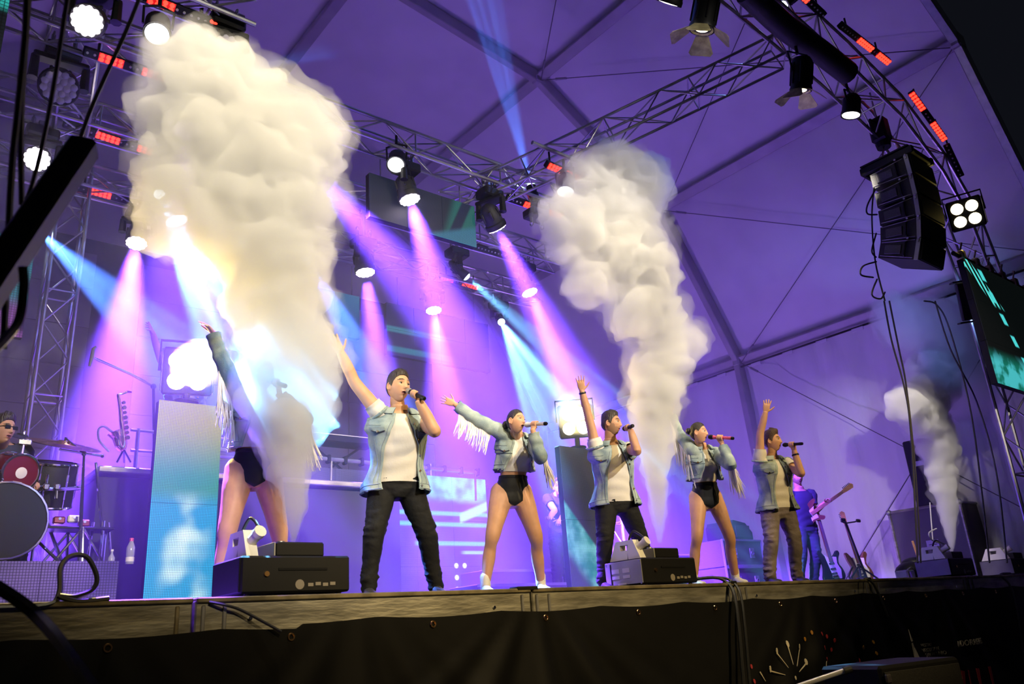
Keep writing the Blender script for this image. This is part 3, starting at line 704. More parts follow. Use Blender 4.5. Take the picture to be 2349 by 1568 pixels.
UPC = (.42, .21, 1.0)  # violet lamps added below the sight line to tint the tent
M['lensv'] = emat('added_uplight_lens', (.5, .3, 1.0), 5)
for k, (p, a, pw, lab) in enumerate((((10.6, 5.9, ZS), (12.2, 2.6, 8.5), 1.0, 'by the tent side wall'), ((8.6, 6.8, ZS), (7.6, 2.0, 10.5), 1.0, 'behind the road cases'), ((2.2, 7.2, ZS), (3.2, 3.0, 10.5), .8, 'behind the drum riser'), ((11.8, 3.6, ZS), (13.9, .8, 4.6), .3, 'behind the guitar stand'), ((5.4, 7.1, ZS), (5.2, 2.5, 11), .8, 'behind the band riser'))):
    t = thing('added_uplight', 'unseen added violet uplight ' + lab, 'stage light', p, 'added violet uplights'); d = (V(a) - V(p)).normalized(); c = V(p) + V((0, 0, .12)); X = look(c + d * .1, -d)
    mb = MB(); mb.lathe([(.085, 0), (.095, -.008), (.095, .03), (.09, .18), (.05, .21), (.005, .212)], X, 16); part(t, mb, 'body', 'black')
    mb = MB(); mb.lathe([(.082, .008), (.06, -.003), (.02, -.008)], X, 16); part(t, mb, 'lens', 'lensv')
    mb = MB(); mb.tube([V(p) + V((-.14, 0, .01)), V(p) + V((-.12, 0, .12)), V(p) + V((.12, 0, .12)), V(p) + V((.14, 0, .01))], .012, 6); part(t, mb, 'stand', 'steel')
    spot('added_uplight_beam', c + d * .15, a, UPW * pw, UPC, 150, .8, .08)
# ---- tube under the arch (long black cover)
mb = MB(); pts = [at(1712, -20, -1.25), at(1800, 62, -1.25), at(1880, 118, -1.25), at(1945, 168, -1.25)]
mb.tube(catmull(pts, 4), .135, 12)
single(mb, 'fabric_tube', 'blackm', 'thick black fabric tube slung along the underside of the arch truss', 'tube', tuple(pts[0]))

# ---- chain hoist and line array
def line_array():
    X0, Yf, W_ = 9.36, -1.40, .60
    t0 = V((X0 + W_ / 2, -1.1, 6.65))
    bp = thing('speaker_frame', 'black steel flying frame above the hanging speakers', 'rigging frame', (X0, Yf, 6.62))
    mb = MB(); mb.box((X0 + .04, -1.12, 6.70), (.06, .68, .10), bev=.01); mb.box((X0 + W_ - .04, -1.12, 6.70), (.06, .68, .10), bev=.01)
    for y in (-1.42, -1.1, -.8): mb.box((X0 + W_ / 2, y, 6.70), (W_ - .06, .05, .09), bev=.01)
    part(bp, mb, 'beam', 'black', False)
    mb = MB(); mb.box((X0 + W_ / 2, -1.11, 6.765), (W_, .62, .02), bev=.004); part(bp, mb, 'top_plate', 'black', False)
    p = V((X0, Yf, 6.64)); ang = 0.0
    H = .275; D = .50
    names = ['topmost', 'second from the top', 'third from the top', 'fourth from the top', 'lowest, tilted down most']
    for k, da in enumerate((0, 1.5, 4.0, 6.5, 10)):
        ang += radians(da); B = T(*p) @ RX(ang)   # local: x across, y to the rear, z up; hangs down from its front top edge
        t = thing('line_array_speaker', 'black line array speaker, ' + names[k] + ' of the hanging column', 'speaker', tuple(p + V((0, 0, -H))), 'line array speakers')
        hr = H * .74; e = .008
        poly = [(0, -e), (D, -e - (H - hr) / 2), (D, -H + (H - hr) / 2), (0, -H + e)]
        mb = MB(); S = B @ Matrix(((0, 0, 1, 0), (1, 0, 0, 0), (0, 1, 0, 0), (0, 0, 0, 1))); mb.prism(poly, W_, S); part(t, mb, 'cabinet', 'blackm', False)
        mb = MB(); mb.box((W_ / 2, -.012, -H / 2), (W_ - .02, .02, H - .03), B, bev=.006); part(t, mb, 'grille', 'black', False)
        mb = MB(); mb.box((-.006, .33, -H / 2), (.012, .2, .11), B, bev=.004); part(t, mb, 'side_panel', 'case', False)
        mb = MB(); mb.tube([B @ V((-.01, .17, -.05)), B @ V((-.035, .17, -.06)), B @ V((-.035, .17, -H + .06)), B @ V((-.01, .17, -H + .05))], .014, 6); part(t, mb, 'handle', 'black')
        mb = MB(); mb.box((-.008, .03, -H / 2), (.016, .05, H - .01), B); mb.box((-.02, .03, -.03), (.012, .02, .05), B); part(t, mb, 'rigging_plate', 'steel', False)
        for zz in (-.02, -H + .03):
            mb = MB(); mb.tube([B @ V((-.004, .08, zz - (.004 if zz > -.1 else -.002))), B @ V((-.004, D - .02, zz - ((H - hr) / 2 - .004) * (1 if zz > -.1 else -1)))], .004, 4); part(t, mb, 'edge_line', 'alud')
        for yy in (.03, .16):
            mb = MB(); mb.cyl(B @ V((-.03, yy, -.01)), B @ V((-.012, yy, -.01)), .014, n=8); part(t, mb, 'pin', 'chrome')
        p = B @ V((0, 0, -H))
    return p
pb = line_array()
h0 = at(2018, 300, -.85)
ch = thing('chain_hoist', 'black motor hoist with a grab handle hanging from the arch above the speakers', 'hoist', tuple(h0 + V((0, 0, .3))))
mb = MB(); mb.box(h0, (.20, .22, .36), RZ(0), bev=.03); mb.cyl(h0 + V((0, 0, -.2)), h0 + V((0, 0, -.27)), .1, .09, 12); part(ch, mb, 'body', 'black', False)
mb = MB(); mb.tube([h0 + V((-.1, 0, .1)), h0 + V((-.22, 0, .09)), h0 + V((-.24, 0, -.1)), h0 + V((-.1, 0, -.14))], .022, 6); part(ch, mb, 'handle', 'black')
mb = MB(); mb.tube([h0 + V((0, 0, .16)), h0 + V((0, 0, .62))], .012, 6); part(ch, mb, 'hook_rod', 'steel')
mb = MB(); bt = V((9.62, -.95, 6.78)); mb.tube([h0 + V((0, 0, -.25)), bt], .012, 6); part(ch, mb, 'chain', 'steel')
mb = MB(); mb.torus(.035, .012, T(*bt) @ RX(pi / 2), 12, 6); part(ch, mb, 'shackle', 'orange')

# ---- LED screens
class NX:
    """tiny node-expression helper"""
    def __init__(s, nt): s.nt = nt
    def n(s, op, a, b=None, c=None):
        m = s.nt.nodes.new('ShaderNodeMath'); m.operation = op
        for i, q in enumerate((a, b, c)):
            if q is None: continue
            if isinstance(q, (int, float)): m.inputs[i].default_value = q
            else: s.nt.links.new(q, m.inputs[i])
        return m.outputs[0]
    def ss(s, x, a, b):
        m = s.nt.nodes.new('ShaderNodeMapRange'); m.interpolation_type = 'SMOOTHSTEP'; m.inputs[1].default_value = a; m.inputs[2].default_value = b
        s.nt.links.new(x, m.inputs[0]); return m.outputs[0]
    def band(s, x, c, w_, soft): return s.n('SUBTRACT', 1.0, s.ss(s.n('ABSOLUTE', s.n('SUBTRACT', x, c)), w_, w_ + soft))
    def noise(s, vec, sc, det=2.0):
        m = s.nt.nodes.new('ShaderNodeTexNoise'); m.inputs['Scale'].default_value = sc; m.inputs['Detail'].default_value = det; s.nt.links.new(vec, m.inputs['Vector']); return m.outputs[0]
    def mix(s, f, a, b):
        m = s.nt.nodes.new('ShaderNodeMix'); m.data_type = 'RGBA'
        for i, q in ((0, f), (6, a), (7, b)):
            if isinstance(q, (int, float)): m.inputs[i].default_value = q
            elif isinstance(q, tuple): m.inputs[i].default_value = (*q, 1)
            else: s.nt.links.new(q, m.inputs[i])
        return m.outputs[2]
def led_material(name, empty, W_, H_, fn, strength, pitch=.0125, dots=True):
    m, nt, b = newmat(name); e = NX(nt)
    tc = nt.nodes.new('ShaderNodeTexCoord'); tc.object = empty; sp = nt.nodes.new('ShaderNodeSeparateXYZ'); nt.links.new(tc.outputs['Object'], sp.inputs[0])
    u = e.n('DIVIDE', sp.outputs[0], W_); v = e.n('DIVIDE', sp.outputs[2], H_); col = fn(e, u, v, tc.outputs['Object'])
    if dots:
        gx = e.n('ABSOLUTE', e.n('SINE', e.n('MULTIPLY', sp.outputs[0], pi / pitch))); gz = e.n('ABSOLUTE', e.n('SINE', e.n('MULTIPLY', sp.outputs[2], pi / pitch)))
        d = e.n('MULTIPLY', e.ss(gx, .05, .6), e.ss(gz, .05, .6)); col = e.mix(e.n('ADD', e.n('MULTIPLY', d, .8), .2), (0, 0, 0), col)
    b.inputs['Base Color'].default_value = (.012, .012, .014, 1); b.inputs['Roughness'].default_value = .75; b.inputs['Specular IOR Level'].default_value = .2
    nt.links.new(col, b.inputs['Emission Color']); b.inputs['Emission Strength'].default_value = strength; m.cycles.emission_sampling = 'NONE'
    return m
def led_screen(name, label, o, W_, H_, nx, nz, fn, strength, rot=0.0, grp=None, dots=True, pitch=.0125, cat='led screen', z_hang=None):
    t = thing(name, label, cat, o, grp); t.rotation_euler = (0, 0, rot); mt = led_material(label[:30].replace(' ', '_'), t, W_, H_, fn, strength, pitch, dots)
    pw, ph = W_ / nx, H_ / nz
    for i in range(nx):
        for j in range(nz):
            mb = MB(); mb.box(((i + .5) * pw, 0, (j + .5) * ph), (pw - .004, .012, ph - .004)); p = mb.build('led_panel', mt, t, False, off=(0, 0, 0)); OFFP[p.name] = V((0, 0, 0))
            mb = MB(); mb.box(((i + .5) * pw, .045, (j + .5) * ph), (pw - .002, .075, ph - .002), bev=.004); p2 = mb.build('cabinet', M['black'], p, False, off=(0, 0, 0))
    if z_hang:
        for x in (.12 * W_, .88 * W_):
            mb = MB(); mb.tube([(x, .05, H_ - .01), (x, .05, z_hang - o[2])], .008, 5); mb.build('hanger', M['steel'], t, True, off=(0, 0, 0))
    return t
def fn_col(e, u, v, P):
    n = e.noise(P, 2.2); c = e.mix(e.ss(v, .60, .92), (.03, .30, .13), (.40, .38, .0)); lo = e.mix(e.n('MULTIPLY', e.ss(n, .44, .66), e.band(u, .55, .16, .3)), (.008, .33, .55), (.75, 1.0, 1.0))
    return e.mix(e.ss(v, .46, .58), lo, c)
led_screen('led_column', 'tall led column glowing cyan and green beneath the dazzling blinder', (1.86, 1.9, ZS + .02), .52, 1.66, 1, 2, fn_col, 1.5)
def fn_colr(e, u, v, P):
    d = e.n('ADD', v, e.n('MULTIPLY', u, .36)); n = e.noise(P, 5.0)
    a = e.ss(d, .22, .36); b_ = e.n('SUBTRACT', 1.0, e.ss(d, .60, .64)); m_ = e.n('MULTIPLY', a, b_)
    return e.mix(m_, (.045, .045, .06), e.mix(e.ss(n, .35, .7), (.02, .34, .30), (.25, .75, .75)))
led_screen('led_column', 'tall grey led column with a teal diagonal band behind the bearded singer', (6.24, 1.9, ZS + .02), .52, 1.66, 1, 2, fn_colr, 1.0)
def fn_wall(e, u, v, P):
    n = e.noise(P, 1.4); base = e.mix(e.ss(n, .3, .7), (.035, .03, .12), (.10, .085, .20))
    top = e.n('MULTIPLY', e.ss(v, .78, .86), e.ss(u, .70, .78)); c = e.mix(top, base, e.mix(e.ss(e.noise(P, 3.0), .35, .62), (.0, .22, .34), (.18, .85, .9)))
    for vv, u0 in ((.72, .62), (.64, .62), (.50, .70)): c = e.mix(e.n('MULTIPLY', e.n('MULTIPLY', e.band(v, vv, .006, .018), e.ss(u, u0, u0 + .02)), .8), c, (.10, .75, .8))
    d = e.n('SUBTRACT', v, e.n('MULTIPLY', e.n('SUBTRACT', u, .9), .9)); c = e.mix(e.n('MULTIPLY', e.n('MULTIPLY', e.band(d, .70, .02, .03), e.ss(u, .88, .89)), .9), c, (.35, .95, .95))
    # city of light blocks
    vo = e.nt.nodes.new('ShaderNodeTexVoronoi'); vo.inputs['Scale'].default_value = 9; e.nt.links.new(P, vo.inputs['Vector'])
    k = e.n('MULTIPLY', e.band(u, .505, .045, .02), e.n('SUBTRACT', 1.0, e.ss(v, .55, .62))); k = e.n('MULTIPLY', k, e.ss(vo.outputs['Distance'], .30, .18)); c = e.mix(k, c, (.5, .9, 1.0))
    # white dots
    for ud in (.862, .895):
        for k_ in range(5):
            dx = e.n('MULTIPLY', e.n('SUBTRACT', u, ud), 4.4 / 1.9); dz = e.n('SUBTRACT', v, .34 - .085 * k_)
            r = e.n('SQRT', e.n('ADD', e.n('MULTIPLY', dx, dx), e.n('MULTIPLY', dz, dz))); c = e.mix(e.n('SUBTRACT', 1.0, e.ss(r, .014, .024)), c, (.8, .95, 1.0))
    c = e.mix(e.n('MULTIPLY', e.n('MULTIPLY', e.band(v, .435, .006, .012), e.band(u, .955, .05, .03)), .8), c, (.3, .8, .9))
    return c
led_screen('led_wall', 'wide led wall of cyan line graphics under the band riser rail', (3.14, 5.0, ZS + .02), 4.4, 1.92, 7, 3, fn_wall, 1.7, dots=True)
def fn_top(e, u, v, P):
    d = e.n('ADD', u, e.n('MULTIPLY', v, -.12)); a = e.ss(d, .62, .72); s_ = e.n('SUBTRACT', d, e.n('MULTIPLY', e.n('SUBTRACT', v, .5), .3))
    c = e.mix(a, (.006, .012, .03), (.01, .12, .11)); c = e.mix(e.n('MULTIPLY', a, e.band(e.n('SUBTRACT', u, e.n('MULTIPLY', v, .18)), .74, .035, .03)), c, (.004, .012, .05))
    return e.mix(e.ss(e.n('SUBTRACT', u, v), .45, .6), c, (.03, .16, .26))
led_screen('header_screen', 'header led screen with a green patch under the lateral truss', (4.0, 2.22, 5.93), 1.47, .56, 3, 1, fn_top, 1.2, z_hang=6.75)
def fn_top2(e, u, v, P):
    c = e.mix(0.0, (.012, .016, .07), (0, 0, 0)); k = e.n('MAXIMUM', e.band(v, .12, .03, .05), e.band(v, .5, .03, .05)); return e.mix(e.n('MULTIPLY', k, e.n('SUBTRACT', 1.0, e.ss(u, .3, .7))), c, (.02, .22, .28))
led_screen('header_screen', 'dark blue header led screen with two teal lines above the first male singer', (5.8, 4.9, 5.45), 1.9, .82, 4, 2, fn_top2, 1.1, z_hang=6.75)
led_screen('header_screen', 'small blue header led screen in the haze beside the big smoke column', (4.55, 4.9, 5.6), .80, .66, 2, 1, lambda e, u, v, P: e.mix(e.ss(v, .1, .9), (.02, .05, .25), (.03, .16, .34)), 1.1, z_hang=6.75)
led_screen('header_screen', 'corner of a teal header led screen at the picture edge above the drums', (-.85, 1.0, 5.62), 1.2, .75, 2, 1, lambda e, u, v, P: e.mix(e.ss(v, .42, .55), (.004, .006, .01), (.03, .40, .36)), 1.0, pitch=.03, z_hang=6.75)
def fn_l(e, u, v, P):
    n = e.noise(P, 3.2); return e.mix(e.ss(v, .25, .42), e.mix(e.ss(n, .4, .6), (.03, .01, .06), (.3, .08, .4)), e.mix(e.ss(n, .4, .62), (.02, .01, .04), (.02, .24, .30)))
led_screen('side_screen', 'dim led screen with violet and teal streaks beside the slanting bar', (.1, 5.5, 5.1), 1.2, 1.25, 2, 2, fn_l, .7, pitch=.03, z_hang=6.9)
def fn_side(e, u, v, P):
    n = e.noise(P, 3.5, 3); d = e.n('ADD', v, e.n('MULTIPLY', u, 2.0)); st = e.n('FRACT', e.n('MULTIPLY', d, 9.0))
    c = e.mix(e.n('SUBTRACT', 1.0, e.ss(v, .16, .30)), (.002, .003, .003), e.mix(e.ss(n, .42, .55), (.004, .13, .09), (.05, .40, .42)))
    k = e.n('MULTIPLY', e.band(e.n('ADD', v, e.n('MULTIPLY', u, 1.1)), 1.0, .06, .02), e.n('MULTIPLY', e.ss(v, .66, .7), e.band(st, .5, .18, .1))); c = e.mix(k, c, (.08, .65, .60))
    k2 = e.n('MULTIPLY', e.band(e.n('ADD', v, e.n('MULTIPLY', u, 2.6)), 1.40, .05, .03), e.band(e.n('FRACT', e.n('MULTIPLY', v, 6.0)), .5, .2, .1)); return e.mix(k2, c, (.06, .55, .55))
sd = led_screen('side_screen', 'large dark side led screen, teal along its lower edge, on the arch leg', (10.42, -1.32, 3.9), 2.5, 1.64, 5, 3, fn_side, 1.2, dots=False)
mb = MB(); mb.cyl((10.35, -1.25, 5.62), (12.95, -1.25, 5.62), .028, n=10); sb = thing('hanging_bar', 'black bar with clamps carrying the side led screen', 'bar', (10.35, -1.25, 5.62)); part(sb, mb, 'bar', 'black')
for k in range(6):
    x = 10.55 + .42 * k; mb = MB(); mb.box((x, -1.27, 5.63), (.08, .09, .12), bev=.015); mb.tube([(x, -1.27, 5.70), (x + .03, -1.3, 5.8), (x + .07, -1.27, 5.82)], .012, 5); part(sb, mb, 'clamp', 'aluw')
rz = 2.23
def fn_riser(e, u, v, P): return e.mix(e.ss(e.noise(P, 1.5), .35, .65), (.07, .05, .14), (.20, .12, .42))
led_screen('riser_screen', 'low led strip glowing violet along the front of the drum riser', (-.9, 2.1, ZS + .01), 2.62, .42, 5, 1, fn_riser, .9, pitch=.02)

# ---- guy wires of the tent
def wire(px0, Y0, px1, Y1, label, r=.008, P0=None, P1=None):
    a = P0 or at(*px0, Y0); b = P1 or at(*px1, Y1); mb = MB(); t = thing('bracing_cable', label, 'cable', tuple(a), 'tent bracing cables')
    mb.tube([a, b], r, 6); part(t, mb, 'wire', 'wire')
    c = a.lerp(b, .045); d = a.lerp(b, .075); mb = MB(); mb.cyl(c, d, .022, n=8); mb.ball(c, .026, nu=8, nv=6); part(t, mb, 'turnbuckle', 'steel')
k2 = V((TX + 3.76, 4.42, 11.32)); k1 = V((TX + 6.88, 4.42, 9.45)); ev = V((TX + 8.66, 4.4, 6.42)); f1 = V((TX + 6.85, -1.45, 9.46)); f2 = V((TX + 3.76, -1.45, 11.3)); fe = V((TX + 8.66, -1.45, 6.42))
wire(0, 0, 0, 0, 'tent cable rising from the rafter knee towards the picture top', P0=k2, P1=V((TX, -1.4, 11.8)))
wire(0, 0, 0, 0, 'tent cable crossing behind the blue lit truss to the front frame', P0=k2, P1=f1)
wire(0, 0, 0, 0, 'steep tent cable between the two roof purlins, above the second smoke column', P0=k1, P1=f2)
wire(0, 0, 0, 0, 'nearly level tent cable passing behind the hanging speakers', P0=k1, P1=fe)
wire(0, 0, 0, 0, 'tent cable rising from the eave corner behind the hanging speakers', P0=ev, P1=f1)
wire(0, 0, 0, 0, 'tent cable slanting down the side wall over the guitars', P0=ev, P1=V((13.95, -.2, 2.6)))
wire(0, 0, 0, 0, 'low tent cable rising behind the guitar stand', P0=V((13.95, 3.2, 1.9)), P1=V((13.95, -.8, 6.0)))
# ================================================================ THINGS ON THE STAGE
M['brick'] = M['grey']
def cable(pts, r, label, k=6, n=6, mat='cable', cat='cable', grp=None):
    mb = MB(); p = catmull(pts, k); mb.tube(p, r, n); return single(mb, 'cable', mat, label, cat, tuple(p[0]), grp)

def smoke_machine(x0, y0, W_, D_, H_, label, side='grey', jug=True, jlabel='', tophat=True, blue=False, cab=True):
    """x0: front left corner on the stage; front faces the audience"""
    z = ZS + .004
    t = thing('smoke_machine', label, 'smoke machine', (x0 + W_ / 2, y0 + D_ / 2, z), 'smoke machines along the stage front')
    mb = MB(); mb.box((x0 + W_ / 2, y0 + D_ / 2, z + H_ / 2 + .01), (W_, D_, H_ - .02), bev=.012); part(t, mb, 'housing', 'black', False)
    mb = MB(); mb.box((x0 - .004, y0 + D_ / 2, z + H_ / 2 + .01), (.008, D_ - .02, H_ - .04), bev=.003); s_ = part(t, mb, 'side_panel', side, False)
    if side == 'grey':
        for yy, zz, a, b in ((.30, .62, .2, .1), (.30, .40, .2, .07), (.58, .62, .18, .1), (.58, .40, .18, .07), (.45, .16, .22, .04)):
            mb = MB(); mb.box((x0 - .010, y0 + D_ * (1 - yy), z + H_ * zz), (.003, D_ * a, H_ * b * 1.6)); part(s_, mb, 'label_print', 'label', False)
        mb = MB(); mb.box((x0 - .010, y0 + D_ * .82, z + H_ / 2), (.006, .012, H_ - .05)); part(s_, mb, 'seam', 'black', False)
        for yy in (.06, .94):
            for zz in (.12, .9):
                mb = MB(); mb.cyl((x0 - .012, y0 + D_ * yy, z + H_ * zz), (x0 - .004, y0 + D_ * yy, z + H_ * zz), .008, n=8); part(s_, mb, 'screw', 'steel')
    if tophat:
        mb = MB(); mb.box((x0 + W_ * .55, y0 + D_ * .4, z + H_ + .045), (W_ * .46, D_ * .6, .09), bev=.01); part(t, mb, 'nozzle_box', 'black', False)
        mb = MB(); mb.box((x0 + W_ * .315, y0 + D_ * .4, z + H_ + .045), (.012, D_ * .6, .085), bev=.003); part(t, mb, 'cover_plate', side if side == 'grey' else 'steel', False)
        mb = MB(); mb.cyl((x0 + W_ * .45, y0 + D_ * .4, z + H_ + .085), (x0 + W_ * .45, y0 + D_ * .4, z + H_ + .11), .03, .024, 12); part(t, mb, 'nozzle', 'steel')
    mb = MB(); mb.cyl((x0 + W_ * .22, y0 - .012, z + H_ * .55), (x0 + W_ * .22, y0, z + H_ * .55), .016, n=12); part(t, mb, 'knob', 'brass')
    mb = MB(); mb.box((x0 + W_ * .55, y0 - .003, z + H_ * .66), (W_ * .45, .006, .014)); part(t, mb, 'vent_slot', 'canvas', False)
    mb = MB(); mb.cyl((x0 + W_ * .52, y0 - .003, z + H_ * .28), (x0 + W_ * .52, y0, z + H_ * .28), .03, n=14)
    for k in range(4): mb.box((x0 + W_ * .62 + .05 * k, y0 - .002, z + H_ * (.27 + .02 * (k % 2))), (.036, .004, .02))
    part(t, mb, 'faded_print', 'pw2', False)
    for sx in (.08, .92):
        for sy in (.1, .9):
            mb = MB(); mb.cyl((x0 + W_ * sx, y0 + D_ * sy, z - .003), (x0 + W_ * sx, y0 + D_ * sy, z + .02), .018, n=8); part(t, mb, 'foot', 'cable')
    if jug:
        cx, cy, cz = x0 + W_ * .13, y0 + D_ * .55, z + H_
        j = thing('fluid_canister', jlabel, 'canister', (cx, cy, cz), 'white fluid canisters on the smoke machines')
        # body sits in the tray of the machine, handle ridge on top
        h = .17; wd = D_ * .82
        Q = mat4((cx, cy, cz), (0, -1, 0), (0, 0, 1), (-1, 0, 0))       # local x along -Y, y up, z thickness
        mb = MB(); poly = [(-wd / 2, .002), (wd / 2, .002), (wd / 2, .03), (wd * .30, h), (-wd * .22, h), (-wd / 2, .05)]
        # outline with a handle hole: build as ring of quads
        hole = [(-wd * .12, h * .5), (wd * .10, h * .5), (wd * .14, h * .78), (-wd * .12, h * .78)]
        outer = [(-wd / 2, .002), (wd / 2, .002), (wd * .30, h), (-wd * .24, h)]
        for i in range(4):
            a, b, c_, d_ = outer[i], outer[(i + 1) % 4], hole[(i + 1) % 4], hole[i]
            mb.prism([a, b, c_, d_], .075, Q @ T(0, 0, -.0375))
        part(j, mb, 'body', 'white', False)
        nx_ = V((cx + .01, cy - wd * .36, cz + .10)); mb = MB(); mb.cyl(nx_, nx_ + V((.012, -.07, .035)), .034, n=12); mb.cyl(nx_ + V((.012, -.07, .035)), nx_ + V((.016, -.10, .05)), .04, n=12); part(j, mb, 'cap', 'bone')
        if cab:
            mb = MB(); mb.tube(catmull([(cx - .03, cy - wd * .1, cz - .02), (cx - .02, cy - wd * .12, cz + .14), (cx + .01, cy - wd * .22, cz + .24), (cx + .03, cy - wd * .36, cz + .22), nx_ + V((.016, -.09, .05))], 6), .011, 6); part(j, mb, 'hose', 'cable')
    return t
def edge_x(px, Y): return at(px, 1345, Y).x
xa = edge_x(551, .10)
smoke_machine(xa, .10, .72, .46, .24, 'black smoke machine below the biggest smoke column, largest in the picture', 'black', True, 'white fluid canister with a looping hose, lit blue, below the biggest smoke column')
xb = edge_x(1480, .14)
smoke_machine(xb, .14, .72, .46, .24, 'grey sided smoke machine in front of the bearded singer', 'grey', True, 'cream fluid canister with a handle hole, in front of the bearded singer')
xc = edge_x(2192, .12)
smoke_machine(xc, .12, .72, .46, .24, 'dark smoke machine in front of the tall flight case', 'slate', True, 'pinkish fluid canister in front of the tall flight case')
xd = edge_x(2338, .14)
smoke_machine(xd, .14, .72, .46, .24, 'smoke machine lit blue at the far end of the stage', 'slate', True, 'canister lit white and blue at the far end of the stage', True, True, False)
spot('lamp_beam', at(2420, 700, -.6), (xd + .15, .35, 2.15), 60, (.3, .5, 1), 13, .5, .05)

# flight case and speaker at the side
c0 = at(2200, 1150, .75); x0 = c0.x; D_ = 1.15; H_ = c0.z - ZS
fc = thing('flight_case', 'tall black flight case with aluminium edges behind the third smoke machine', 'case', (x0 + .5, .75 + D_ / 2, ZS))
mb = MB(); mb.box((x0 + .4, .75 + D_ / 2, ZS + H_ / 2), (.8, D_, H_), bev=.01); part(fc, mb, 'body', 'case', False)
for p, q in (((x0, .75, ZS), (x0, .75, ZS + H_)), ((x0, .75 + D_, ZS), (x0, .75 + D_, ZS + H_)), ((x0, .75, ZS + H_), (x0, .75 + D_, ZS + H_)), ((x0, .75, ZS + .02), (x0, .75 + D_, ZS + .02)), ((x0, .75, ZS + H_), (x0 + .8, .75, ZS + H_)), ((x0 + .8, .75, ZS), (x0 + .8, .75, ZS + H_))):
    mb = MB(); mb.tube([p, q], .024, 6); part(fc, mb, 'edge_profile', 'alud' if p[0] == x0 and q[0] == x0 else 'steel')
for yy in (.75, .75 + D_):
    mb = MB(); mb.ball((x0, yy, ZS + H_), .05, nu=8, nv=6); part(fc, mb, 'corner_ball', 'steel')
mb = MB(); mb.box((x0 - .006, 1.3, ZS + H_ * .5), (.012, .2, .14), bev=.003); mb.tube([(x0 - .012, 1.24, ZS + H_ * .5), (x0 - .03, 1.3, ZS + H_ * .5), (x0 - .012, 1.36, ZS + H_ * .5)], .008, 5); part(fc, mb, 'handle', 'steel')
sz = 1.0; mb = MB()
sp_ = thing('tall_speaker', 'tall black loudspeaker standing on the flight case behind the third smoke column', 'speaker', (x0 + .35, 1.2, ZS + H_))
mb.box((x0 + .22, 1.2, ZS + H_ + .55), (.44, .44, 1.1), bev=.02); part(sp_, mb, 'cabinet', 'black', False)
mb = MB(); mb.box((x0 + .22, .972, ZS + H_ + .55), (.40, .016, 1.04), bev=.004); part(sp_, mb, 'grille', 'blackm', False)
mb = MB(); mb.box((x0 - .004, 1.2, ZS + H_ + .7), (.01, .16, .08), bev=.003); part(sp_, mb, 'handle', 'steel', False)
cable([at(2133, 1152, .5), at(2140, 1240, .5), at(2147, 1290, .45)], .008, 'blue lit cable hanging in front of the tall flight case', mat='micw')
cable([at(2148, 1212, .45), at(2131, 1222, .45), at(2138, 1238, .45), at(2156, 1245, .45)], .010, 'small loop of blue lit cable in front of the tall flight case', mat='micw')

# bucket-like things left of the third machine
p = at(2098, 1300, .9); mb = MB(); t = thing('equipment_bag', 'black soft bag slumped beside the third smoke machine', 'bag', (p.x, .9, ZS))
mb.ball((p.x, .95, ZS + .14), (.26, .22, .15)); mb.ball((p.x + .12, .95, ZS + .25), (.2, .18, .10)); part(t, mb, 'body', 'black')
mb = MB(); mb.tube([(p.x - .05, .75, ZS + .2), (p.x + .05, .74, ZS + .33), (p.x + .18, .76, ZS + .2)], .012, 5); part(t, mb, 'strap', 'cable')
mb = MB(); q = at(2093, 1240, .8); single_ = thing('stick', 'thin brown stick leaning against the black bag', 'stick', (q.x + .12, .8, ZS)); mb.tube([q, (q.x + .12, .8, ZS + .01)], .016, 6); part(single_, mb, 'shaft', 'wood')
p = at(2075, 1310, .75); t = thing('plastic_tub', 'small translucent plastic tub beside the black bag', 'tub', (p.x, .75, ZS)); mb = MB(); mb.box((p.x, .75, ZS + .075), (.22, .18, .15), bev=.02); part(t, mb, 'tub', 'clear', False)
mb = MB(); mb.tube([(p.x - .1, .66, ZS + .15), (p.x, .655, ZS + .18), (p.x + .1, .66, ZS + .15)], .006, 5); part(t, mb, 'handle', 'white')

# two stacked road cases and a wedge behind the singers
def road_case(c, size, label, grp='stacked road cases'):
    x, y, z = c; w_, d_, h_ = size; t = thing('road_case', label, 'case', (x, y, z), grp)
    mb = MB(); mb.box((x, y, z + h_ / 2), (w_, d_, h_), bev=.012); part(t, mb, 'body', 'case', False)
    for sx in (-1, 1):
        mb = MB(); mb.tube([(x + sx * w_ / 2, y - d_ / 2, z), (x + sx * w_ / 2, y - d_ / 2, z + h_)], .018, 5); part(t, mb, 'edge_profile', 'steel')
        mb = MB(); mb.box((x + sx * w_ * .22, y - d_ / 2 - .006, z + h_ / 2), (.11, .012, .15), bev=.004); mb.torus(.03, .006, T(x + sx * w_ * .22, y - d_ / 2 - .016, z + h_ / 2) @ RX(pi / 2), 10, 5); part(t, mb, 'latch', 'steel')
    for zz in (0.01, h_ - .01):
        mb = MB(); mb.tube([(x - w_ / 2, y - d_ / 2, z + zz), (x + w_ / 2, y - d_ / 2, z + zz)], .018, 5); part(t, mb, 'edge_profile', 'steel')
    return t
pc = at(1712, 1300, 2.9)
road_case((pc.x, 3.2, ZS), (1.0, .6, .42), 'dark road case at the bottom of the stack behind the pink microphone singer')
road_case((pc.x, 3.2, ZS + .425), (.98, .58, .40), 'dark road case on top of the stack behind the pink microphone singer')
t = thing('monitor_wedge', 'black wedge monitor lying on the stacked road cases', 'speaker', (pc.x + .12, 3.2, ZS + .83))
mb = MB(); mb.prism([(-.25, 0), (.25, 0), (.25, .12), (.1, .26), (-.2, .30), (-.25, .22)], .5, mat4((pc.x + .12, 3.45, ZS + .83), (1, 0, 0), (0, 0, 1), (0, -1, 0))); part(t, mb, 'cabinet', 'black', False)
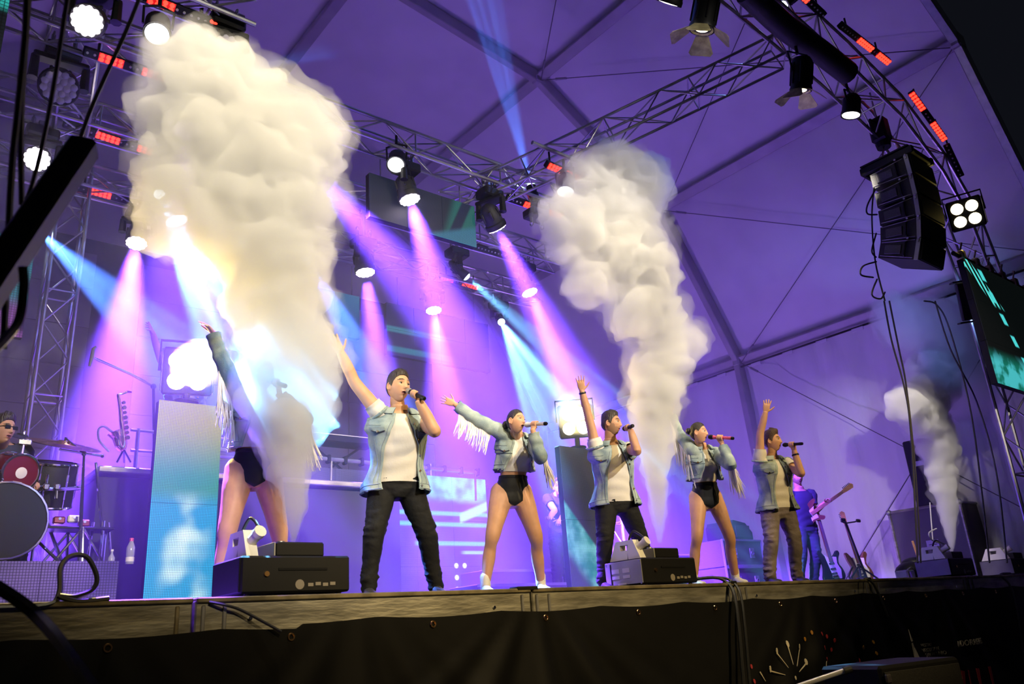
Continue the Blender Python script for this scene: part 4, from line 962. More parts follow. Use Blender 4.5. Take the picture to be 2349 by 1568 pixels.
mb = MB(); mb.box((pc.x + .12, 2.945, ZS + .96), (.36, .012, .18), bev=.004); part(t, mb, 'grille', 'blackm', False)
road_case((pc.x - 1.55, 3.4, ZS), (1.1, .6, .62), 'dark road case behind the thin base of the second smoke column', 'stacked road cases')

# guitars on a stand
def guitar(o, up, face, label, body='blackm', neck='rosew', head='wood', acoustic=False, s=1.0, cat='guitar', pick='bone'):
    """o: bottom of the body, up: along the neck, face: strings direction"""
    o, up, face = V(o), V(up).normalized(), V(face); x = up.cross(face).normalized(); face = x.cross(up).normalized(); X = mat4(o, x, up, face) @ Matrix.Scale(s, 4)
    t = thing('guitar', label, cat, tuple(o))
    if acoustic:
        half_ = [(.0, .0), (.10, .01), (.175, .06), (.19, .13), (.16, .21), (.125, .27), (.135, .34), (.14, .39), (.11, .44), (.03, .46)]
        out = catmull([V((a, b, 0)) for a, b in half_], 3); poly = [(p.x, p.y) for p in out] + [(-p.x, p.y) for p in out[::-1][:-1]]; dp = .10; nb = .46
    else:
        r_ = [(0, 0), (.11, .01), (.165, .08), (.15, .17), (.115, .24), (.13, .31), (.165, .37), (.14, .41), (.085, .36), (.03, .33)]
        l_ = [(-.03, .33), (-.075, .37), (-.125, .45), (-.155, .43), (-.145, .34), (-.12, .25), (-.14, .16), (-.165, .08), (-.11, .01)]
        out = catmull([V((a, b, 0)) for a, b in r_], 3) + catmull([V((a, b, 0)) for a, b in l_], 3); poly = [(p.x, p.y) for p in out]; dp = .045; nb = .33
    mb = MB(); mb.prism(poly, dp, X @ T(0, 0, -dp)); b_ = part(t, mb, 'body', body, False)
    if acoustic:
        mb = MB(); mb.torus(.05, .006, X @ T(0, .31, .001), 18, 5); mb.lathe([(.048, .001), (.01, .002)], X @ T(0, .31, 0), 16); part(b_, mb, 'sound_hole', 'black')
    else:
        mb = MB(); mb.prism([(-.02, .06), (.10, .05), (.12, .16), (.085, .25), (.10, .33), (.03, .345), (-.03, .345), (-.07, .38), (-.05, .25)], .004, X @ T(0, 0, .0)); part(b_, mb, 'pickguard', pick, False)
        for yy in (.13, .19, .26):
            mb = MB(); mb.box((0, yy, .008), (.08, .018, .012), X, bev=.004); part(b_, mb, 'pickup', 'blackm', False)
    mb = MB(); mb.box((0, .09 if not acoustic else .14, .010), (.09, .03, .018), X, bev=.004); part(b_, mb, 'bridge', 'chrome' if not acoustic else 'rosew', False)
    mb = MB(); L_ = .50
    mb.loft([[X @ V((w_ * sx, y, z)) for sx, z in ((-1, .012), (1, .012), (.8, -.012), (-.8, -.012))] for y, w_ in ((nb - .05, .028), (nb + L_, .022))]); part(t, mb, 'neck', neck, False)
    mb = MB(); y0 = nb + L_; mb.prism([(-.022, y0), (.022, y0), (.03, y0 + .05), (.035, y0 + .16), (.0, y0 + .185), (-.035, y0 + .17), (-.03, y0 + .05)], .016, X @ T(0, 0, -.012)); h_ = part(t, mb, 'headstock', head, False)
    for k in range(6):
        mb = MB(); sx = -1 if k % 2 or not acoustic else 1; mb.cyl(X @ V((sx * .03, y0 + .04 + .022 * k, -.004)), X @ V((sx * .055, y0 + .04 + .022 * k, -.004)), .007, n=6); part(h_, mb, 'tuner', 'chrome')
    mb = MB()
    for k in range(6): mb.cyl(X @ V((-.020 + .008 * k, .10, .018)), X @ V((-.016 + .0064 * k, y0 + .01, .015)), .0012, n=4)
    part(t, mb, 'strings', 'steel')
    return t
G0 = at(1945, 1322, 1.75); gz = ZS
gx = G0.x
ga = at(1926, 1322, 1.7); gb = at(1988, 1318, 1.9)
guitar((ga.x - .02, 1.75, ZS + .07), (-.10, .04, 1), (-.45, -.9, .1), 'dark electric guitar on the double stand, beside the shorter reddish one', 'blackm', 'rosew', 'rosew', s=1.08)
guitar((gb.x, 1.95, ZS + .07), (-.17, .04, 1), (-.55, -.8, .1), 'slim brown electric guitar leaning on the right arm of the double stand'.replace('right arm', 'far arm'), 'rosew', 'rosew', 'wood', s=1.1)
gs = thing('guitar_stand', 'black double guitar stand holding two guitars by the tent wall', 'stand', (gx, 1.85, ZS))
tp = at(1938, 1195, 1.85); mb = MB(); mb.tube([(tp.x + .28, 1.82, ZS + .02), tp], .02, 8); part(gs, mb, 'pole', 'black')
for dx, dy in ((-.3, -.15), (.35, -.2), (.05, .35)):
    mb = MB(); mb.tube([(tp.x + .15, 1.85, ZS + .32), (tp.x + .15 + dx, 1.85 + dy, ZS + .01)], .014, 6); part(gs, mb, 'leg', 'black')
for sx in (-1, 1):
    mb = MB(); mb.tube([tp + V((0, 0, -.03)), tp + V((sx * .2, -.05, -.01)), tp + V((sx * .24, -.12, .01))], .012, 6); mb.box(tp + V((sx * .22, -.1, 0)), (.11, .03, .05), bev=.01); part(gs, mb, 'yoke', 'black')
    mb = MB(); mb.tube([(tp.x + .15, 1.85, ZS + .12), (tp.x + .15 + sx * .22, 1.72, ZS + .06)], .012, 6); part(gs, mb, 'cradle', 'black')
cable([at(1955, 1300, 1.2), (at(1948, 1322, 1.0)), at(1962, 1330, .5), V((at(1975, 1335, .06).x, .06, ZS + .012)), V((at(1975, 1335, .06).x + .05, -.05, ZS - .05)), V((at(1990, 1335, .06).x, -.09, ZS - .4))], .014, 'dark cable running from the guitar stand over the stage edge')

# ---- drum riser and kit
RZ_ = 2.23
mb = MB(); mb.box((.4, 3.55, (ZS + RZ_ - .02) / 2 + .01), (2.6, 2.75, RZ_ - ZS - .04), bev=.005); single(mb, 'drum_riser', 'deck', 'dark drum riser behind the violet led strip', 'riser', (.4, 3.55, ZS), smooth=False)
def drum(c, axis, R_, L_, label, shell, hd='bone', nm='drum', grp=None, lugs=6, front='black'):
    c, axis = V(c), V(axis).normalized(); X = look(c, axis); t = thing(nm, label, 'drum', tuple(c - V((0, 0, R_))), grp)
    mb = MB(); mb.lathe([(R_ * .98, -L_ / 2), (R_, -L_ / 2 + .01), (R_, L_ / 2 - .01), (R_ * .98, L_ / 2)], X, 28); part(t, mb, 'shell', shell)
    for s, m_ in ((1, front), (-1, hd)):
        mb = MB(); mb.lathe([(R_ * .97, s * (L_ / 2 + .002)), (R_ * .5, s * (L_ / 2 + .004)), (.005, s * (L_ / 2 + .005))], X, 28); part(t, mb, 'drumhead', m_)
        mb = MB(); mb.torus(R_ * 1.005, .012, X @ T(0, 0, s * L_ / 2), 28, 6); part(t, mb, 'hoop', 'chrome')
    for k in range(lugs):
        a = 2 * pi * k / lugs; mb = MB(); mb.box((R_ * 1.02 * cos(a), R_ * 1.02 * sin(a), 0), (.022, .022, L_ * .6), X, bev=.006); mb.cyl(X @ V((R_ * 1.03 * cos(a), R_ * 1.03 * sin(a), -L_ / 2)), X @ V((R_ * 1.03 * cos(a), R_ * 1.03 * sin(a), L_ / 2)), .005, n=6); part(t, mb, 'lug', 'chrome')
    return t
bd = at(-2, 1198, 2.55)
t = drum((bd.x, 2.62, bd.z), (.12, -1, 0), .285, .42, 'black bass drum at the front of the drum riser', 'black', nm='bass_drum', lugs=8)
for sx in (-1, 1):
    mb = MB(); mb.tube([(bd.x + sx * .26, 2.55, bd.z - .12), (bd.x + sx * .42, 2.4, RZ_ + .02)], .012, 6); part(t, mb, 'spur', 'chrome')
tm = at(32, 1081, 2.6)
drum(tm, (.35, -.9, -.25), .14, .2, 'small red tom above the bass drum', 'red', nm='tom_drum', front='red'); 
mb = MB(); mb.lathe([(.045, 0), (.03, .004), (.004, .005)], look(V(tm) + V((.35, -.9, -.25)).normalized() * .108, V((.35, -.9, -.25))), 16); single(mb, 'drum_patch', 'bone', 'round white patch on the head of the small red tom', 'patch', tuple(V(tm) + V((.03, -.1, -.03))))
fl = at(118, 1100, 2.95); drum((fl.x, 3.05, fl.z - .02), (0, -.3, 1), .2, .36, 'violet lit floor tom under the crash cymbal', 'blackm', nm='tom_drum')
sn = at(60, 1128, 2.8); drum((sn.x, 2.95, sn.z), (0, -.15, 1), .17, .14, 'chrome snare drum between bass drum and floor tom', 'chrome', nm='snare_drum', lugs=8)
def cymbal_stand(c, axis, R_, foot, label, mat='brass', boom=None):
    c, axis = V(c), V(axis).normalized(); foot = V(foot); t = thing('cymbal_stand', label, 'cymbal', tuple(foot))
    mb = MB(); mb.lathe([(.004, .03), (R_ * .16, .028), (R_ * .22, .014), (R_ * .7, .004), (R_, -.008), (R_ * .98, -.011), (R_ * .2, .010), (.004, .024)], look(c, axis), 32, False); part(t, mb, 'cymbal', mat)
    top = V((foot.x, foot.y, c.z - .1)) if boom is None else V(boom)
    mb = MB(); mb.tube([foot + V((0, 0, .05)), lerp(foot, top, .5), top], [.016, .014, .010], 8); part(t, mb, 'tube', 'chrome')
    mb = MB(); mb.tube([top, c + axis * .05], .008, 6); mb.cyl(c + axis * .03, c + axis * .06, .014, n=8); mb.ball(top, .022, nu=8, nv=6); part(t, mb, 'boom', 'chrome')
    for k in range(3):
        a = 2 * pi * k / 3 + .4; mb = MB(); mb.tube([foot + V((0, 0, .34)), foot + V((.26 * cos(a), .26 * sin(a), .01))], .011, 6); mb.ball(foot + V((.26 * cos(a), .26 * sin(a), .014)), .016, nu=8, nv=6); part(t, mb, 'leg', 'chrome')
    return t
ft = at(185, 1262, 2.75); cymbal_stand(at(148, 1018, 3.0), (.1, -.35, 1), .30, (ft.x, 2.75, RZ_), 'large crash cymbal glowing magenta on a chrome stand', 'brass', at(193, 1040, 2.8))
ft2 = at(150, 1275, 3.1); cymbal_stand(at(50, 1002, 3.3), (.2, -.3, 1), .24, (ft2.x, 3.1, RZ_), 'dark cymbal beside the sunglasses drummer on a chrome stand', 'blackm', at(55, 1035, 3.2))
ft3 = at(230, 1278, 2.9); t = thing('hi_hat_stand', 'chrome stand with folded legs at the end of the drum kit', 'stand', (ft3.x, 2.9, RZ_))
for dx in (-.10, .0, .1):
    mb = MB(); mb.tube([(ft3.x + dx, 2.9, RZ_ + .01), (ft3.x + dx * .6, 2.9 + abs(dx), RZ_ + .42)], .012, 6); part(t, mb, 'leg', 'chrome')
mb = MB(); mb.tube([(ft3.x, 2.9, RZ_ + .3), (ft3.x - .1, 2.95, at(210, 1060, 2.95).z)], .012, 6); part(t, mb, 'tube', 'chrome')
mb = MB(); q = at(200, 1043, 2.8); mb.tube([q + V((-.22, 0, .03)), q + V((.12, 0, 0))], .009, 6); mb.ball(q + V((.12, 0, 0)), .016, nu=8, nv=6); part(t, mb, 'boom', 'chrome')
# rack bar with clamps between the toms
rb = thing('drum_rack', 'chrome rack bar with clamps above the bass drum', 'drum rack', tuple(at(90, 1118, 2.7)))
mb = MB(); mb.tube([at(38, 1118, 2.7), at(135, 1122, 2.85), at(190, 1118, 3.0)], .019, 8); part(rb, mb, 'bar', 'chrome')
for px in (45, 62, 82, 105, 130):
    q = at(px, 1117, 2.75); mb = MB(); mb.box(q, (.05, .06, .06), bev=.012); mb.cyl(q, q + V((0, -.03, .1 if px % 2 else -.1)), .012, n=8); part(rb, mb, 'clamp', 'chrome' if px != 82 else 'brass')
mb = MB(); mb.tube([at(45, 1118, 2.7), at(50, 1040, 2.75), at(55, 1012, 2.75)], .011, 6); mb.box(at(57, 1014, 2.75), (.10, .03, .05), bev=.008); part(rb, mb, 'mic_arm', 'chrome')
# small lit devices on the riser
for px, py, mat_, lb in ((135, 1193, 'red', 'small red effects box on the riser'), (168, 1190, 'bone', 'small white effects box beside the crash cymbal stand'), (192, 1200, 'red', 'second red effects box, under the crash cymbal stand')):
    q = at(px, py, 3.0); t = thing('effects_box', lb, 'device', (q.x, 3.0, q.z - .03)); mb = MB(); mb.box(q, (.09, .06, .06), bev=.01); part(t, mb, 'case', mat_, False); mb = MB(); mb.cyl(q + V((0, -.03, .01)), q + V((0, -.04, .01)), .012, n=8); part(t, mb, 'knob', 'chrome')
t = thing('accessory_table', 'low dark trap table holding the effects boxes', 'table', (at(165, 1210, 3.0).x, 3.0, RZ_)); qz = at(165, 1206, 3.0)
mb = MB(); mb.box((qz.x, 3.0, qz.z - .03), (.62, .26, .02), bev=.004); part(t, mb, 'top', 'black', False)
for sx in (-.27, .27):
    mb = MB(); mb.tube([(qz.x + sx, 3.0, qz.z - .04), (qz.x + sx, 3.0, RZ_)], .012, 6); part(t, mb, 'leg', 'chrome')

# second riser with the rail, saxophone, microphone boom
q0 = at(232, 1068, 3.3); q1 = at(352, 1078, 3.3)
rs = thing('keyboard_riser', 'raised platform with pink lit edge under the saxophone', 'riser', (q1.x, 4.2, ZS))
mb = MB(); mb.box(((q0.x + 5.0) / 2, 4.15, (ZS + q0.z - .08) / 2), (5.0 - q0.x, 1.6, q0.z - ZS - .1)); part(rs, mb, 'base', 'drapeb', False)
mb = MB(); mb.box(((q0.x + 5.0) / 2, 4.1, q0.z - .035), (5.06 - q0.x, 1.7, .06), bev=.01); part(rs, mb, 'platform', 'alud', False)
rl = thing('guard_rail', 'grey pipe guard rail on the raised platform beside the saxophone', 'rail', (q1.x, 3.4, q0.z))
for px in (310, 352, 540):
    b_ = at(px, 1068, 3.4); mb = MB(); mb.tube([(b_.x, 3.4, q0.z), (b_.x, 3.4, at(px, 982, 3.4).z)], .018, 6); part(rl, mb, 'post', 'alu')
for z0, z1 in ((985, 1003), (1032, 1043)):
    mb = MB(); mb.tube([at(300, z0, 3.4), at(560, z1 + 8, 3.4)], .016, 6); part(rl, mb, 'pipe', 'alu')
sx_ = thing('saxophone', 'brass alto saxophone standing upright, glowing pink', 'saxophone', tuple(at(285, 1035, 3.35)))
S = lambda px, py, dy=0: at(px, py, 3.35 + dy)
mb = MB(); mb.tube(catmull([S(272, 912), S(276, 935), S(279, 965), S(283, 995), S(284, 1018), S(279, 1028), S(272, 1022)], 5), [lerp(.014, .036, i / 30) for i in range(31)], 10); part(sx_, mb, 'body', 'brass')
mb = MB(); mb.tube(catmull([S(272, 1022), S(269, 1008), S(267, 1000), S(262, 990)], 4), [lerp(.036, .07, (i / 12) ** 2) for i in range(13)], 12); part(sx_, mb, 'bell', 'brass')
mb = MB(); mb.tube(catmull([S(272, 912), S(272, 905), S(280, 903), S(292, 898)], 4), [.014] * 5 + [.011] * 8, 8); part(sx_, mb, 'neck', 'brass')
mb = MB(); mb.cyl(S(292, 898), S(302, 899), .012, .008, 8); part(sx_, mb, 'mouthpiece', 'red')
for k in range(8):
    q = lerp(S(275, 925), S(284, 1005), k / 7) + V((.02, -.035, 0)); mb = MB(); mb.cyl(q, q + V((.005, -.018, 0)), .02 if k % 2 else .016, n=10); part(sx_, mb, 'key', 'brass')
mb = MB()
sst = thing('saxophone_stand', 'thin stand carrying the saxophone on the raised platform', 'stand', tuple(at(285, 1062, 3.35)))
for px in (268, 285, 300):
    mb = MB(); mb.tube([S(284, 1030), at(px, 1060, 3.35 + (.2 if px == 285 else 0))], .009, 5); part(sst, mb, 'leg', 'black')
cable([S(262, 995), S(240, 978), S(226, 985), S(228, 1010), S(250, 1035)], .010, 'pale cable looping from the bell of the saxophone', mat='micw')
ms = thing('mic_boom_stand', 'microphone boom stand reaching up above the saxophone', 'microphone stand', tuple(at(372, 1040, 3.5)))
B_ = lambda px, py: at(px, py, 3.45)
mb = MB(); mb.tube([B_(216, 821), B_(300, 858), B_(352, 886)], [.012, .012, .014], 6); part(ms, mb, 'boom', 'chrome')
mb = MB(); mb.tube([B_(352, 886), B_(354, 1060)], .014, 6); mb.ball(B_(352, 886), .03, nu=8, nv=6); part(ms, mb, 'pole', 'black')
mb = MB(); mb.tube([B_(205, 840), B_(211, 818), B_(214, 800), B_(221, 795)], [.012, .018, .016, .012], 8); part(ms, mb, 'microphone', 'micg')
# rail in front of the band riser above the led wall
pr = thing('pipe_rail', 'horizontal pipe with clamps along the top of the led wall', 'rail', tuple(at(720, 1050, 4.9)))
mb = MB(); mb.tube([at(500, 1030, 4.9), at(1095, 1083, 4.9)], .03, 8); part(pr, mb, 'pipe', 'alu')
for px in (560, 760, 960, 1090):
    q = at(px, lerp(1030, 1083, (px - 500) / 595), 4.9); mb = MB(); mb.cyl(q, (q.x, q.y + .02, q.z - .42), .018, n=6); part(pr, mb, 'post', 'alu')
for px in range(715, 1100, 38):
    q = at(px, lerp(1030, 1083, (px - 500) / 595), 4.9); mb = MB(); mb.box(q, (.05, .09, .11), bev=.012); part(pr, mb, 'clamp', 'black', False)
t = thing('band_riser', 'dark band riser behind the led wall', 'riser', (5.0, 5.8, ZS)); mb = MB(); mb.box((5.3, 5.75, 2.75), (4.7, 1.35, 1.85)); part(t, mb, 'deck', 'drapeb', False)
# monitor + keyboard silhouettes on the band riser
t = thing('keyboard', 'dark stage keyboard on the band riser behind the first male singer', 'keyboard', tuple(at(790, 1035, 5.4))); q = at(770, 1012, 5.4)
mb = MB(); mb.box(q, (1.15, .34, .10), bev=.015); part(t, mb, 'case', 'black', False); mb = MB(); mb.box(q + V((0, -.1, .055)), (1.0, .13, .012), bev=.002); part(t, mb, 'keys', 'bone', False)
mb = MB(); mb.tube([q + V((-.4, 0, -.05)), (q.x + .3, 5.4, 3.68)], .018, 6); mb.tube([q + V((.4, 0, -.05)), (q.x - .3, 5.4, 3.68)], .018, 6); part(t, mb, 'cross_stand', 'black')
# low step units behind the dancer
for k, (pa, pb_, py, yy) in enumerate(((1155, 1310, 1305, 4.2), (1140, 1300, 1338, 3.4))):
    a, b = at(pa, py, yy), at(pb_, py - 12, yy); t = thing('step_unit', ('upper' if k == 0 else 'lower') + ' violet lit step unit behind the legs of the dancer', 'steps', ((a.x + b.x) / 2, yy + .3, ZS))
    hh = max(.12, a.z - ZS); mb = MB(); mb.box(((a.x + b.x) / 2, yy + .3, ZS + hh / 2), (b.x - a.x + .6, .6, hh), bev=.01); part(t, mb, 'body', 'case', False)
    mb = MB(); mb.box(((a.x + b.x) / 2, yy - .005, ZS + hh - .02), (b.x - a.x + .6, .02, .035)); part(t, mb, 'nosing', 'steel', False)
# bottle
q = at(298, 1283, 2.35); t = thing('water_bottle', 'clear water bottle standing on the drum riser', 'bottle', (q.x, 2.35, RZ_))
mb = MB(); mb.lathe([(.03, 0), (.034, .01), (.034, .05), (.031, .06), (.034, .07), (.034, .13), (.02, .165), (.014, .18)], T(q.x, 2.35, RZ_), 14); part(t, mb, 'body', 'clear')
mb = MB(); mb.cyl((q.x, 2.35, RZ_ + .18), (q.x, 2.35, RZ_ + .205), .017, n=10); part(t, mb, 'cap', 'pink'); mb = MB(); mb.lathe([(.0345, .02), (.0345, .055)], T(q.x, 2.35, RZ_), 14, False); part(t, mb, 'label', 'bone')
q = at(255, 1287, 2.35); t = thing('small_bottle', 'short clear bottle left of the water bottle'.replace('left of', 'next to'), 'bottle', (q.x, 2.35, RZ_)); mb = MB(); mb.lathe([(.022, 0), (.026, .01), (.026, .05), (.01, .08), (.008, .10)], T(q.x, 2.35, RZ_), 12); part(t, mb, 'body', 'clear'); mb = MB(); mb.cyl((q.x, 2.35, RZ_ + .10), (q.x, 2.35, RZ_ + .115), .011, n=8); part(t, mb, 'cap', 'bone')

# ---- cables at the stage edge and in front
e = lambda px, py, Y=-.03: at(px, py, Y)
cable([e(-40, 1395, -.02), e(105, 1388, -.02), e(136, 1360, .0), e(140, 1300, .02), e(165, 1274, .03), e(200, 1278, .03), e(222, 1322, .02), e(212, 1352, .01), e(170, 1368, -.01), e(135, 1366, -.02), e(180, 1378, -.02), e(250, 1372, -.02)], .014, 'black cable standing in a loop on the stage edge in front of the drums')
cable([e(480, 1380), e(520, 1388, -.06), e(560, 1402, -.06), e(645, 1448, -.1)], .009, 'thin black cable tied to a banner eyelet below the biggest smoke machine')
for k, (dx, r) in enumerate(((0, .016), (14, .013))):
    cable([V((xb + .7, .35, ZS + .05)), e(1635 + dx, 1324, .1), e(1668 + dx, 1336, -.01), e(1685 + dx, 1365, -.1), e(1694 + dx, 1430, -.16), e(1702 + dx, 1520, -.19), e(1708 + dx, 1600, -.2)], r, ('thicker' if k == 0 else 'thinner') + ' black cable dropping from the second smoke machine over the banner')
cable([V((xd - .3, .1, ZS + .03)), e(2295, 1318, .03), e(2318, 1345, -.1), e(2335, 1420, -.14), e(2349, 1520, -.16)], .016, 'black cable dropping over the banner at the far end of the stage')
# cables hanging by the speakers
for k, pts in enumerate([[(2028, 690), (2045, 780), (2075, 890), (2090, 1000), (2105, 1290)], [(2040, 690), (2062, 800), (2078, 880), (2098, 1060), (2112, 1290)], [(2145, 690), (2180, 800), (2240, 920), (2285, 1080), (2310, 1290)], [(2120, 690), (2150, 700), (2180, 760), (2230, 960), (2270, 1290)]]):
    cable([at(x, y, -.75 + .02 * k) for x, y in pts], .011, ['speaker cable falling beside the third smoke column, outer one', 'speaker cable falling beside the third smoke column, inner one', 'thin cable slanting from the hanging speakers to the far machine', 'thin cable dropping beside the big side screen'][k])
for k, pts in enumerate([[(2005, 430), (2000, 500), (2008, 600), (2030, 690)], [(2008, 435), (1990, 470), (1990, 490), (2012, 492)], [(2010, 535), (2000, 575), (2010, 590)], [(2010, 600), (1980, 610), (1975, 630), (2003, 636)], [(2012, 640), (2000, 675), (2020, 685), (2030, 670)]]):
    cable([at(x, y, -.95) for x, y in pts], .010, 'link cable on the rear of the hanging speakers, ' + ['long vertical run', 'loop beside the top box', 'short loop at the middle box', 'loop beside the fourth box', 'loop under the lowest box'][k])
# ---- things close to the camera
a, b = atd(-60, 712, 2.2), atd(196, 334, 2.6); d = (b - a).normalized(); nrm = (EYE - (a + b) / 2).normalized(); x_ = d.cross(nrm).normalized(); n_ = x_.cross(d)
t = thing('steel_bar', 'slanting square black steel bar close to the camera, lit along its lower edge', 'bar', tuple(a))
X = mat4(a, x_, n_, d); mb = MB(); mb.box((0, 0, (b - a).length / 2), (.07, .07, (b - a).length), X @ RZ(.5), bev=.008); part(t, mb, 'tube', 'black', False)
mb = MB(); mb.box((0, 0, (b - a).length + .004), (.05, .05, .008), X @ RZ(.5), bev=.003); part(t, mb, 'end_cap', 'blackm', False)
for k, (pts, r, dd) in enumerate((([(62, -40), (58, 80), (40, 260), (25, 420), (8, 800)], .009, 2.7), ([(68, -40), (55, 150), (48, 300), (50, 470)], .008, 2.8), ([(160, -40), (128, 170), (100, 320), (72, 430), (50, 480)], .007, 3.0), ([(330, -30), (290, 70), (215, 235), (180, 330)], .007, 3.2))):
    cable([atd(x, y, dd) for x, y in pts], r, ['dark cable hanging close to the camera, nearest the picture edge', 'dark cable hanging close to the camera ending at a small light', 'dark cable curving down past the upper wash lights to the small light', 'thin dark cable slanting behind the top of the steel bar'][k])
t = thing('indicator_light', 'small bluish light at the end of a hanging cable by the steel bar', 'light', tuple(atd(51, 491, 2.8))); mb = MB(); q = atd(51, 491, 2.8); mb.ball(q, .009, nu=8, nv=6); part(t, mb, 'bulb', 'lensb'); mb = MB(); mb.cyl(q, q + V((0, 0, .03)), .008, n=8); part(t, mb, 'socket', 'cable')
cable([atd(52, 610, 2.0), atd(54, 660, 2.0), atd(40, 740, 2.0), atd(-20, 810, 1.9)], .010, 'black cable drooping under the slanting steel bar')
cable([atd(-40, 1325, 2.4), atd(40, 1375, 2.4), atd(85, 1412, 2.4), atd(140, 1475, 2.3), atd(230, 1600, 2.2)], .017, 'thick grey cable curving down across the stage corner close to the camera')
# dark case and pole end in front of the banner
q = atd(2080, 1560, 6.6)
t = thing('front_speaker', 'dark loudspeaker top rising in front of the banner', 'speaker', (q.x, q.y, 0))
A, Bp = atd(2015, 1522, 6.3), atd(2200, 1510, 7.0); dv = (Bp - A); dv.z = 0; L_ = dv.length; dv.normalize(); nv = V((-dv.y, dv.x, 0)); X = mat4(((A + Bp) / 2).to_2d().to_3d(), dv, nv, (0, 0, 1))
hh = (A.z + Bp.z) / 2; mb = MB(); mb.box((0, .25, hh / 2), (L_, .5, hh), X, bev=.02); part(t, mb, 'cabinet', 'canvas', False)
mb = MB(); mb.box((0, -.006, hh / 2), (L_ - .06, .012, hh - .08), X, bev=.003); part(t, mb, 'grille', 'blackm', False)
mb = MB(); mb.box((-L_ / 2 + .05, -.014, hh - .08), (.06, .02, .06), X, bev=.01); part(t, mb, 'handle', 'case', False)
t = thing('metal_pole', 'short silver pole end lit violet in front of the banner', 'pole', tuple(atd(1815, 1580, 6.2))); mb = MB(); mb.cyl(atd(1755, 1599, 6.1), atd(1942, 1536, 6.2), .017, n=12); part(t, mb, 'tube', 'micw')
mb = MB(); mb.cyl(atd(1936, 1538, 6.19), atd(1952, 1533, 6.21), .022, n=12); part(t, mb, 'end_cap', 'cable')
# ================================================================ PEOPLE
def solve(P, px, py, L_, sign):
    """point on the sight line of the pixel at distance L_ from P, on the far (+1) or near (-1) side"""
    d = ray(px, py).normalized(); m = P - EYE; b = m.dot(d); c = m.length_squared - L_ * L_; q = b * b - c
    if q < 0:
        r = EYE + d * b; return P + (r - P).normalized() * L_
    return EYE + d * (b + sign * sqrt(q))
def ik(a, b, l1, l2, pole):
    d = b - a; L_ = min(d.length, (l1 + l2) * .998); d.normalize(); x = (l1 * l1 - l2 * l2 + L_ * L_) / (2 * L_); h = sqrt(max(l1 * l1 - x * x, 0)); p = pole - d * pole.dot(d); p.normalize()
    return a + d * x + p * h, a + d * L_
def ell(c, x, y, rx, ry, n=18, p=1.0):
    out = []
    for j in range(n):
        a = 2 * pi * j / n; s, k = sin(a), cos(a)
        out.append(c + x * (rx * (abs(s) ** p) * (1 if s >= 0 else -1)) + y * (ry * (abs(k) ** p) * (1 if k >= 0 else -1)))
    return out
def limb(mb, pts, rad, n=16, k=5, flat=1.0, side=None, roundends=True):
    P = catmull(pts, k); m = len(P) - 1; rings = []; t0 = (P[1] - P[0]).normalized(); x, y, _ = frame(t0, side or V((0, 0, 1)))
    for i, p in enumerate(P):
        t = (P[min(i + 1, m)] - P[max(i - 1, 0)])
        if t.length > 1e-9:
            t.normalize(); q = t0.rotation_difference(t); x = q @ x; y = q @ y; t0 = t
        r = itp([(j / (len(rad) - 1), r_) for j, r_ in enumerate(rad)], i / m)[0]
        rings.append(ell(p, x, y, r, r * flat, n))
    if roundends:
        for e, sgn in ((0, -1), (-1, 1)):
            c = P[e]; tt = (P[1] - P[0]).normalized() if e == 0 else (P[-1] - P[-2]).normalized(); base = rings[e]; r = (base[0] - c).length
            ex = [[c + (q - c) * f + tt * sgn * r * g for q in base] for f, g in ((.85, .4), (.5, .75), (.08, .9))]
            rings = ex[::-1] + rings if e == 0 else rings + ex
    mb.loft(rings)
def remesh(mb, name, voxel, smooth=4, fac=.5):
    me = mb.mesh(name, [], False); o = bpy.data.objects.new(name, me); COL.objects.link(o)
    r = o.modifiers.new('r', 'REMESH'); r.mode = 'VOXEL'; r.voxel_size = voxel
    if smooth: s = o.modifiers.new('s', 'SMOOTH'); s.factor = fac; s.iterations = smooth
    dg = bpy.context.evaluated_depsgraph_get(); dg.update(); m2 = bpy.data.meshes.new_from_object(o.evaluated_get(dg)); bpy.data.objects.remove(o); bpy.data.meshes.remove(me)
    vs = [v.co.copy() for v in m2.vertices]; fs = [tuple(p.vertices) for p in m2.polygons]; bpy.data.meshes.remove(m2)
    return vs, fs
def g2(x, z, cx, cz, sx, sz): return exp(-((x - cx) / sx) ** 2 - ((z - cz) / sz) ** 2)
def head_point(a, e, fem=False):
    """a: 0 = face, pi = back (positive towards the person's right), e: elevation; metres, origin mid head"""
    sx, sy, sz = cos(e) * sin(a), cos(e) * cos(a), sin(e)
    x, y, z = (.072 if fem else .078) * sx, .096 * sy - .004, .118 * sz
    t = max(0, -z / .118)
    x *= 1 - (.36 if fem else .26) * t ** 1.6
    if y < 0: y *= 1 - .50 * t ** 1.2
    else: y *= 1 - .10 * t + .10 * t * t
    if z > .0: x *= 1 - .04 * z / .118
    f = max(0, cos(a)) ** .5 if cos(a) > 0 else 0
    if f > 0 and y > 0:
        ax = abs(x)
        d = .0
        d += (.021 if not fem else .018) * exp(-(x / .0125) ** 2) * max(0, min(1, (.022 - z) / .058)) * (1 if z > -.036 else exp(-((z + .036) / .007) ** 2))
        d += .007 * g2(ax, z, .011, -.033, .007, .009)
        d -= .0125 * g2(ax, z, .031, .003, .018, .011)
        d += (.008 if not fem else .005) * g2(ax, z, .028, .023, .026, .008)
        d += .004 * g2(ax, z, .045, -.016, .016, .016)
        d += .0065 * g2(x, z, 0, -.058, .022, .005) + .0075 * g2(x, z, 0, -.074, .019, .006) - .006 * g2(x, z, 0, -.0655, .022, .003)
        d += .008 * g2(x, z, 0, -.102, .020, .014) - .004 * g2(x, z, 0, -.086, .03, .006)
        y += d * f
    return V((x, y, z))
